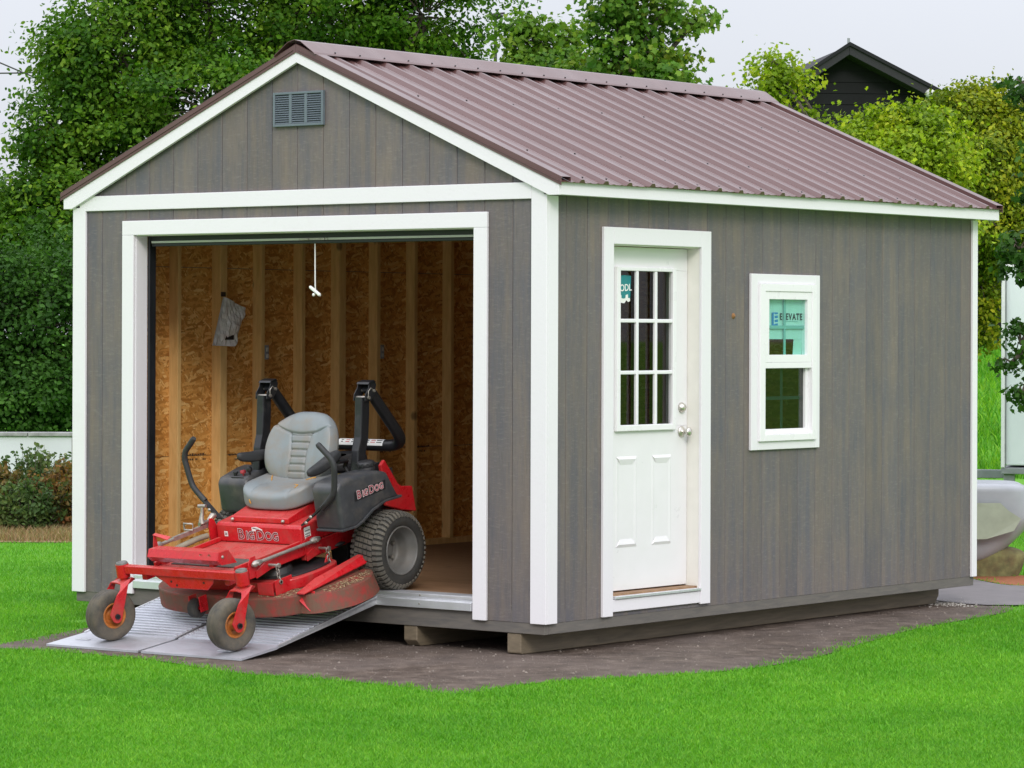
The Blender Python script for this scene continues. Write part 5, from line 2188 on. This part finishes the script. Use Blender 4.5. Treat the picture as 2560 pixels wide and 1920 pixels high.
# ================================================================== PLANTS
def leaf_mesh(name, cent, outw, size, tones, seed, lobed=False, droop=.35, parent=None, mat='leaf', up_bias=.55):
    """cent: n x 3 leaf positions; one small folded leaf at each"""
    rg = np.random.default_rng(seed)
    n = len(cent)
    nrm = rg.normal(size=(n, 3)) * .75 + outw * .6 + np.array([0, 0, up_bias])
    nrm /= np.linalg.norm(nrm, axis=1, keepdims=True) + 1e-9
    d = rg.normal(size=(n, 3)) + outw * .5 - np.array([0, 0, droop])
    d -= nrm * (d * nrm).sum(1, keepdims=True)
    d /= np.linalg.norm(d, axis=1, keepdims=True) + 1e-9
    s = np.cross(nrm, d)
    sz = size * rg.uniform(.65, 1.3, size=(n, 1))
    if lobed:
        T = [(0, 0, 0), (.30, .18, .06), (.24, .42, .05), (.52, .50, .10), (.26, .68, .05), (0, 1, -.06), (-.26, .68, .05), (-.52, .50, .10), (-.24, .42, .05), (-.30, .18, .06)]
        F = [(0, 1, 2, 5, 8), (2, 3, 4, 5), (8, 5, 6, 7), (0, 8, 9)]
    else:
        T = [(0, 0, 0), (.30, .35, .07), (.22, .75, .04), (0, 1, -.05), (-.22, .75, .04), (-.30, .35, .07)]
        F = [(0, 1, 2, 3), (0, 3, 4, 5)]
    T = np.array(T)
    k = len(T)
    V = cent[:, None, :] + (s[:, None, :] * T[None, :, 0:1] + d[:, None, :] * (T[None, :, 1:2] - .3) + nrm[:, None, :] * T[None, :, 2:3]) * sz[:, None, :]
    V = V.reshape(-1, 3)
    loops, starts, totals = [], [], []
    base = (np.arange(n) * k)[:, None]
    lp_ = np.concatenate([np.array(f) for f in F])
    loops = (base + lp_[None, :]).reshape(-1)
    tot = np.tile(np.array([len(f) for f in F]), n)
    st_ = np.concatenate([[0], np.cumsum(tot)[:-1]])
    me = bpy.data.meshes.new(name)
    me.vertices.add(len(V))
    me.vertices.foreach_set('co', V.astype(np.float32).ravel())
    me.loops.add(len(loops))
    me.loops.foreach_set('vertex_index', loops.astype(np.int32))
    me.polygons.add(len(tot))
    me.polygons.foreach_set('loop_start', st_.astype(np.int32))
    me.polygons.foreach_set('loop_total', tot.astype(np.int32))
    me.update(calc_edges=True)
    tn = np.array(tones)
    # young shoots, old leaves: a tone per leaf, shared loosely by neighbours on a twig
    clump = np.floor(cent * 3.0)
    hsh = np.abs(np.sin(clump @ np.array([12.9898, 78.233, 37.719])) * 43758.5453) % 1
    mixv = np.clip(.55 * hsh + .45 * rg.uniform(size=n), 0, .999)
    fi = mixv * (len(tn) - 1)
    i0 = fi.astype(int)
    c = tn[i0] * (1 - (fi - i0)[:, None]) + tn[np.minimum(i0 + 1, len(tn) - 1)] * (fi - i0)[:, None]
    c *= rg.uniform(.75, 1.25, size=(n, 1))
    at_ = me.color_attributes.new('tone', 'FLOAT_COLOR', 'POINT')
    cc = np.ones((n, k, 4), dtype=np.float32)
    cc[:, :, :3] = c[:, None, :]
    at_.data.foreach_set('color', cc.ravel())
    me.materials.append(M[mat])
    o = bpy.data.objects.new(name, me)
    COL.objects.link(o)
    if parent is not None:
        put(o, parent)
    return o


def tree(name, label, cat, base, trunk, lobes, leaf, tones, seed, lobed=False, per=60, spread=.22, twig=.012, group=None, droop=.35):
    """lobes: (centre, (rx, ry, rz), clumps); trunk: (radius, fork point)"""
    rg = np.random.default_rng(seed)
    root = thing(name, label, cat, base, group)
    tb_ = MB()
    r0, fork = trunk
    fork = Vector(fork)
    b0 = Vector(base)
    mid = b0.lerp(fork, .5) + Vector((rg.uniform(-.1, .1), rg.uniform(-.1, .1), 0))
    tb_.tube([b0 - Vector((0, 0, .05)), b0 + Vector((0, 0, .15)), mid, fork], [r0 * 1.35, r0 * 1.05, r0 * .85, r0 * .65], 12)
    cents, outs = [], []
    wb_ = MB()
    for c, rad, nc in lobes:
        c = Vector(c)
        bend = fork.lerp(c, .5) + Vector((rg.uniform(-.15, .15), rg.uniform(-.15, .15), rg.uniform(0, .2)))
        lim = [fork, bend, c]
        rl_ = r0 * .42
        tb_.tube(lim, [r0 * .5, rl_ * .7, rl_ * .35], 8)
        for q in range(nc):
            v = rg.normal(size=3)
            v /= np.linalg.norm(v)
            rr = rg.uniform(.25, 1.0) ** .5 * (1 + rg.normal() * .07)
            off = v * np.array(rad) * rr
            p = np.array(c) + off
            if p[2] < GZ + .15:
                continue
            # a twig from the limb to the spray
            if q % 3 == 0:
                s_ = c.lerp(Vector(p), rg.uniform(0, .25))
                mdl = s_.lerp(Vector(p), .55) + Vector((0, 0, .05))
                wb_.tube([s_, mdl, Vector(p)], [twig, twig * .7, twig * .3], 4, False)
            m_ = int(per * rg.uniform(.55, 1.35))
            sp_ = spread * rg.uniform(.6, 1.3)
            g_ = rg.normal(size=(m_, 3)) * sp_ * np.array([1, 1, .62])
            cents.append(p + g_)
            ov = v * .8 + g_ / (np.linalg.norm(g_, axis=1, keepdims=True) + 1e-6) * .5
            outs.append(ov)
    tb_.build('trunk', M['bark'], root)
    wb_.build('twigs', M['bark'], root)
    leaf_mesh('crown', np.concatenate(cents), np.concatenate(outs), leaf, tones, seed + 1, lobed, droop, root)
    return root


def lobe(u, v, d, ru, rv, n, deep=None):
    """ellipsoid seen at (u, v) in the photograph, d metres away, ru x rv pixels"""
    k = d / 8188.5
    rx = ru * k
    return (at(u, v, d), (rx * .9 + .1, rx * .9 + .1, rv * k), n)


OAK = [(.022, .070, .006), (.040, .115, .008), (.070, .165, .011), (.120, .235, .016), (.200, .310, .026)]
tree('big_tree', 'large dense green tree behind the shed gable, filling the upper left', 'tree', ground_at(620, 39), (.22, at(620, 760, 39)),
     [lobe(300, 130, 38.5, 190, 200, 95), lobe(520, 10, 39.5, 260, 190, 115), lobe(800, 20, 39, 240, 190, 105), lobe(1060, 40, 39, 190, 190, 85),
      lobe(560, 290, 38, 260, 200, 125), lobe(840, 250, 39.5, 250, 180, 95), lobe(1080, 170, 39.5, 130, 130, 45), lobe(310, 420, 38.2, 220, 180, 110), lobe(560, 500, 39.5, 250, 200, 90),
      lobe(150, 560, 37.6, 150, 150, 75), lobe(380, 650, 38, 240, 190, 100), lobe(150, 330, 38, 100, 110, 50), lobe(190, 170, 38.2, 80, 120, 40), lobe(50, 620, 37.8, 90, 90, 34), lobe(60, 490, 37.8, 80, 60, 20), lobe(700, -180, 39, 460, 130, 120)],
     .066, OAK, 11, False, 128, .165)
tree('leafy_hedge_tree', 'dark green bushy tree growing behind the low white wall', 'tree', ground_at(60, 34.5), (.14, at(60, 1010, 34.5)),
     [lobe(-40, 780, 34.3, 140, 170, 80), lobe(110, 820, 34.4, 140, 200, 105), lobe(60, 1000, 34.2, 170, 100, 90), lobe(180, 1050, 34.6, 60, 60, 24), lobe(270, 860, 35, 160, 190, 60), lobe(-160, 930, 34.8, 150, 160, 50), lobe(150, 680, 35.2, 130, 120, 55)],
     .058, [(.020, .058, .010), (.034, .095, .014), (.050, .130, .018), (.080, .180, .026)], 23, False, 100, .15)
tree('leafy_hedge_tree', 'second dark bushy tree behind the white wall, left of the frame', 'tree', ground_at(-700, 36), (.14, at(-700, 1000, 36)),
     [lobe(-420, 900, 35.5, 190, 190, 50), lobe(-700, 840, 36, 260, 260, 80), lobe(-950, 900, 36, 220, 200, 50)],
     .075, [(.020, .058, .010), (.034, .095, .014), (.050, .130, .018), (.080, .180, .026)], 29, False, 70, .18)
tree('young_maple', 'loose green tree with upright branches just behind the roof ridge', 'tree', ground_at(1580, 33), (.10, at(1590, 330, 33)),
     [lobe(1540, 60, 33, 70, 80, 26), lobe(1580, 160, 33, 100, 90, 44), lobe(1680, 130, 33.3, 60, 70, 18), lobe(1655, 30, 33, 32, 60, 12), lobe(1560, 20, 33.1, 50, 60, 16), lobe(1730, 60, 33.2, 26, 26, 5), lobe(1745, 48, 33.2, 16, 16, 3),
      lobe(1480, 190, 33.4, 70, 70, 24), lobe(1650, 220, 32.8, 70, 60, 22), lobe(1690, 200, 33, 30, 30, 6), lobe(1560, -70, 33, 120, 70, 24), lobe(1600, 330, 33, 170, 90, 40)],
     .070, [(.040, .115, .014), (.065, .165, .018), (.105, .220, .022), (.170, .270, .030), (.27, .29, .03)], 31, True, 34, .10)
tree('small_green_tree', 'smaller yellowish green tree left of the upright tree, behind the ridge', 'tree', ground_at(1350, 35), (.09, at(1350, 300, 35)),
     [lobe(1310, 110, 35, 40, 70, 16), lobe(1400, 120, 35.2, 60, 70, 24), lobe(1350, 170, 34.9, 90, 70, 34), lobe(1430, 170, 35, 70, 70, 24), lobe(1285, 75, 35, 28, 26, 6), lobe(1330, 60, 35, 20, 22, 5), lobe(1350, 300, 35, 150, 90, 40)],
     .065, [(.050, .130, .014), (.085, .190, .018), (.145, .250, .026), (.225, .30, .034)], 37, True, 42, .10)
YEL = [(.080, .150, .007), (.140, .235, .009), (.215, .330, .012), (.320, .420, .017), (.440, .480, .025)]
tree('yellow_bush', 'tall yellow-green bush in front of the black house, behind the roof slope', 'bush', ground_at(2200, 33), (.10, at(2200, 620, 33)),
     [lobe(2160, 372, 33, 110, 56, 50), lobe(2270, 320, 33.2, 90, 56, 42), lobe(2055, 405, 33.3, 60, 50, 26), lobe(2210, 440, 32.8, 160, 105, 84), lobe(2330, 400, 33, 100, 110, 60), lobe(1985, 310, 33.5, 26, 40, 9), lobe(1935, 228, 33.4, 34, 32, 9),
      lobe(1945, 170, 33.4, 20, 36, 7), lobe(1925, 200, 33.4, 22, 16, 4), lobe(1985, 205, 33.6, 18, 18, 4), lobe(2300, 560, 32.8, 160, 120, 70)],
     .050, YEL, 41, True, 85, .115)
tree('broad_green_bush', 'broad green and yellow bush filling the right edge above the trailer', 'bush', ground_at(2350, 35), (.13, at(2380, 650, 35)),
     [lobe(2400, 290, 35, 70, 70, 42), lobe(2490, 300, 35.2, 90, 80, 50), lobe(2440, 410, 34.8, 140, 110, 86), lobe(2560, 430, 35, 120, 130, 70), lobe(2460, 560, 34.6, 130, 130, 86), lobe(2580, 620, 35, 110, 120, 50), lobe(2440, 700, 34.8, 70, 110, 50),
      lobe(2440, 790, 34.8, 50, 70, 36), lobe(2630, 330, 35, 90, 100, 30), lobe(2455, 225, 35, 26, 26, 6)],
     .050, [(.060, .120, .007), (.105, .170, .009), (.175, .240, .012), (.290, .325, .016), (.42, .39, .02)], 47, False, 100, .115)
tree('overhanging_tree', 'tree out at the right edge with sprays hanging in front of the trailer', 'tree', ground_at(2790, 27.5), (.12, at(2760, 640, 27.5)),
     [lobe(2545, 690, 27.2, 34, 40, 11), lobe(2550, 620, 27.3, 40, 40, 13), lobe(2552, 860, 27.2, 18, 60, 10), lobe(2556, 985, 27.2, 16, 40, 7), lobe(2530, 905, 27.2, 10, 26, 4), lobe(2553, 205, 27.4, 30, 16, 5), lobe(2560, 250, 27.4, 26, 30, 7),
      lobe(2720, 420, 27.5, 170, 220, 60), lobe(2780, 760, 27.6, 160, 220, 60)],
     .060, [(.025, .070, .012), (.040, .105, .016), (.070, .150, .020)], 53, True, 22, .055, .010)


# shrubs in front of the wall
def shrub(label, u, d, w_, h, tones, seed, n):
    rg = np.random.default_rng(seed)
    b0 = ground_at(u, d)
    root = thing('shrub', label, 'shrub', b0, 'shrubs in front of the white wall')
    st_ = MB()
    cs_, os_ = [], []
    for i in range(n):
        a = rg.uniform(0, 6.28)
        lean = rg.uniform(0, 1) ** .7
        hh = h * rg.uniform(.55, 1.08) * (1 - .25 * lean ** 2)
        tip = b0 + Vector((math.cos(a) * w_ * lean, math.sin(a) * w_ * lean, hh))
        s0 = b0 + Vector((math.cos(a) * w_ * lean * .45, math.sin(a) * w_ * lean * .45, 0))
        mdp = s0.lerp(tip, .55)
        st_.tube([s0, mdp, tip], [.006, .004, .002], 4, False)
        for j in range(44):
            t = rg.uniform(.12, 1.0)
            p = s0.lerp(tip, t)
            o_ = rg.normal(size=3)
            cs_.append(np.array(p) + o_ * (.045 * (1.3 - t)))
            os_.append(o_ * .5)
    st_.build('stems', M['bark'], root)
    leaf_mesh('foliage', np.array(cs_), np.array(os_), .047, tones, seed, False, .1, root)


SHG = [(.040, .080, .026), (.062, .115, .034), (.100, .155, .044), (.175, .170, .055)]
SHR = [(.050, .082, .024), (.100, .105, .032), (.190, .120, .034), (.250, .105, .036), (.140, .135, .045)]
for k, (lab, u, d, w_, h, tn, n) in enumerate((
        ('tallest green shrub against the white wall, next to the shed', 100, 30.2, .42, .74, SHG, 130),
        ('reddish shrub low against the shed corner post', 150, 29.7, .40, .60, SHR, 110),
        ('brownish low shrub at the left picture edge', 10, 29.8, .38, .58, SHR, 110),
        ('dark green shrub between the brownish and the reddish shrub', 70, 29.4, .36, .46, SHG, 100),
        ('green shrub just left of the frame beside the brownish shrub', -80, 30, .40, .62, SHG, 60))):
    shrub(lab, u, d, w_, h, tn, 60 + k, n)

# dry tufts and hillside
def tufts(name, label, pts, hgt, wid, tones, seed, mat, lean=.5):
    rg = np.random.default_rng(seed)
    n = len(pts)
    a = rg.uniform(0, 2 * math.pi, n)
    h = hgt * rg.uniform(.55, 1.25, n)
    ln = h * lean * rg.uniform(0.1, 1.0, n)
    b = rg.uniform(0, 2 * math.pi, n)
    dx, dy = np.cos(b) * ln, np.sin(b) * ln
    wx, wy = np.cos(a) * wid / 2, np.sin(a) * wid / 2
    V = np.zeros((n, 5, 3))
    V[:, 0] = pts + np.stack([-wx, -wy, 0 * wx], 1)
    V[:, 1] = pts + np.stack([wx, wy, 0 * wx], 1)
    V[:, 2] = pts + np.stack([wx * .8 + dx * .35, wy * .8 + dy * .35, h * .62], 1)
    V[:, 3] = pts + np.stack([-wx * .8 + dx * .35, -wy * .8 + dy * .35, h * .62], 1)
    V[:, 4] = pts + np.stack([dx, dy, h], 1)
    base = (np.arange(n) * 5)[:, None]
    loops = (base + np.array([0, 1, 2, 3, 3, 2, 4])[None, :]).reshape(-1)
    tot = np.tile(np.array([4, 3]), n)
    st_ = np.concatenate([[0], np.cumsum(tot)[:-1]])
    me = bpy.data.meshes.new(name)
    me.vertices.add(n * 5)
    me.vertices.foreach_set('co', V.astype(np.float32).ravel())
    me.loops.add(len(loops))
    me.loops.foreach_set('vertex_index', loops.astype(np.int32))
    me.polygons.add(len(tot))
    me.polygons.foreach_set('loop_start', st_.astype(np.int32))
    me.polygons.foreach_set('loop_total', tot.astype(np.int32))
    me.update(calc_edges=True)
    tn = np.array(tones)
    c = tn[rg.integers(0, len(tn), n)] * rg.uniform(.8, 1.2, (n, 1))
    cc = np.ones((n, 5, 4), dtype=np.float32)
    cc[:, :, :3] = c[:, None, :]
    ca = me.color_attributes.new('tone', 'FLOAT_COLOR', 'POINT')
    ca.data.foreach_set('color', cc.ravel())
    me.materials.append(M[mat])
    o = bpy.data.objects.new(name, me)
    COL.objects.link(o)
    return tag(o, label, 'grass', kind='stuff')


def inside(px, py, poly):
    res = np.zeros(len(px), bool)
    n = len(poly)
    j = n - 1
    for i in range(n):
        xi, yi = poly[i]
        xj, yj = poly[j]
        cond = ((yi > py) != (yj > py)) & (px < (xj - xi) * (py - yi) / (yj - yi + 1e-12) + xi)
        res ^= cond
        j = i
    return res


rg = np.random.default_rng(99)
# lawn: denser near the viewer, over the field of view with a margin
n_try = 760000
d_ = 1 / rg.uniform(1 / 31.0, 1 / 12.2, n_try) ** 1.0
u_ = rg.uniform(-260, 2820, n_try)
lat = (u_ - 1280) / 8188.5 * d_
pxy = np.stack([CAM.x + FW.x * d_ + RT.x * lat, CAM.y + FW.y * d_ + RT.y * lat, np.full(n_try, GZ - .006)], 1)
wob = .035 * np.sin(pxy[:, 0] * 9 + 1.3 * np.sin(pxy[:, 1] * 7)) + .02 * np.sin(pxy[:, 0] * 31 + pxy[:, 1] * 23) + rg.normal(size=n_try) * .055
bad = inside(pxy[:, 0] + wob, pxy[:, 1] + wob, dirt_poly) | inside(pxy[:, 0], pxy[:, 1], path_poly) | inside(pxy[:, 0] + wob, pxy[:, 1] + wob, mulch_poly)
bad |= (pxy[:, 0] > -W) & (pxy[:, 0] < 0) & (pxy[:, 1] > -.1) & (pxy[:, 1] < L)
bad |= inside(pxy[:, 0] + wob * 2, pxy[:, 1] + wob * 2, [(p.x, p.y) for p in dry_c])
keep = ~bad & (d_ < 30.5)
gp_ = pxy[keep]
tufts('grass', 'short bright green mown grass blades', gp_, .023, .0048, [(.75, .85, .6), (1, 1, 1), (1.15, 1.1, 1.0), (1.5, 1.2, 1.3), (.9, 1.0, .7)], 5, 'blade', 1.2)
nbk = 26000
ii = rg.integers(0, nx + 1, nbk)
bv_ = np.array(vs_bank).reshape(nx + 1, ny + 1, 3)
fi_, fj_ = rg.uniform(0, nx - .001, nbk), rg.uniform(0, ny - .001, nbk)
i0, j0 = fi_.astype(int), fj_.astype(int)
ti, tj = (fi_ - i0)[:, None], (fj_ - j0)[:, None]
pbk = (bv_[i0, j0] * (1 - ti) + bv_[i0 + 1, j0] * ti) * (1 - tj) + (bv_[i0, j0 + 1] * (1 - ti) + bv_[i0 + 1, j0 + 1] * ti) * tj
tufts('bank_grass', 'longer uneven grass on the bank behind the trailer', pbk, .16, .02, [(.55, .75, .5), (.8, .9, .6), (1.1, 1.0, .9), (1.5, 1.2, 1.0)], 15, 'blade', 1.0)
n2 = 7000
k_ = rg.uniform(size=(n2, 2))
P0, P1, P3 = [np.array(dry_c[i]) for i in (0, 1, 3)]
pts = P0 + (P1 - P0) * k_[:, :1] + (P3 - P0) * k_[:, 1:]
pts[:, 2] = GZ
tufts('dry_grass', 'tan dry grass at the foot of the shrubs', pts, .075, .007, [(.30, .20, .11), (.36, .26, .15), (.22, .14, .08), (.20, .20, .08)], 8, 'drygrass', 1.1)

# pebbles on the dirt, white gravel by the far rim
pb = MB()
rp = random.Random(12)


def pebble(x, y, s_):
    vs = []
    for k in range(5):
        a = 2 * math.pi * k / 5 + rp.uniform(-.3, .3)
        vs.append((x + math.cos(a) * s_ * rp.uniform(.7, 1.2), y + math.sin(a) * s_ * rp.uniform(.7, 1.2), GZ - .001))
    vs.append((x + rp.uniform(-.3, .3) * s_, y + rp.uniform(-.3, .3) * s_, GZ + s_ * rp.uniform(.5, .9)))
    pb.add(vs, [(i, (i + 1) % 5, 5) for i in range(5)])


ct = 0
while ct < 5200:
    x, y = rp.uniform(-3.4, 1.1), rp.uniform(-1.6, 4.6)
    if inside(np.array([x]), np.array([y]), dirt_poly)[0] and not (-3.6 < x < -.25 and y > .6):
        pebble(x, y, rp.uniform(.0015, .0045) if rp.random() < .96 else rp.uniform(.006, .011))
        ct += 1
tag(pb.build('pebbles', M['stone']), 'small crumbs and pebbles scattered over the dirt', 'pebbles', kind='stuff')
pb = MB()
for i in range(420):
    pebble(-.12 + rp.gauss(0, .10), 4.72 + rp.gauss(0, .16), rp.uniform(.005, .012))
M['gravel'] = simple('white_gravel', (0.36, 0.34, 0.31), 0.85, var=0.3, scale=30)
tag(pb.build('gravel', M['gravel']), 'loose whitish gravel beside the far end of the skid', 'gravel', kind='stuff')
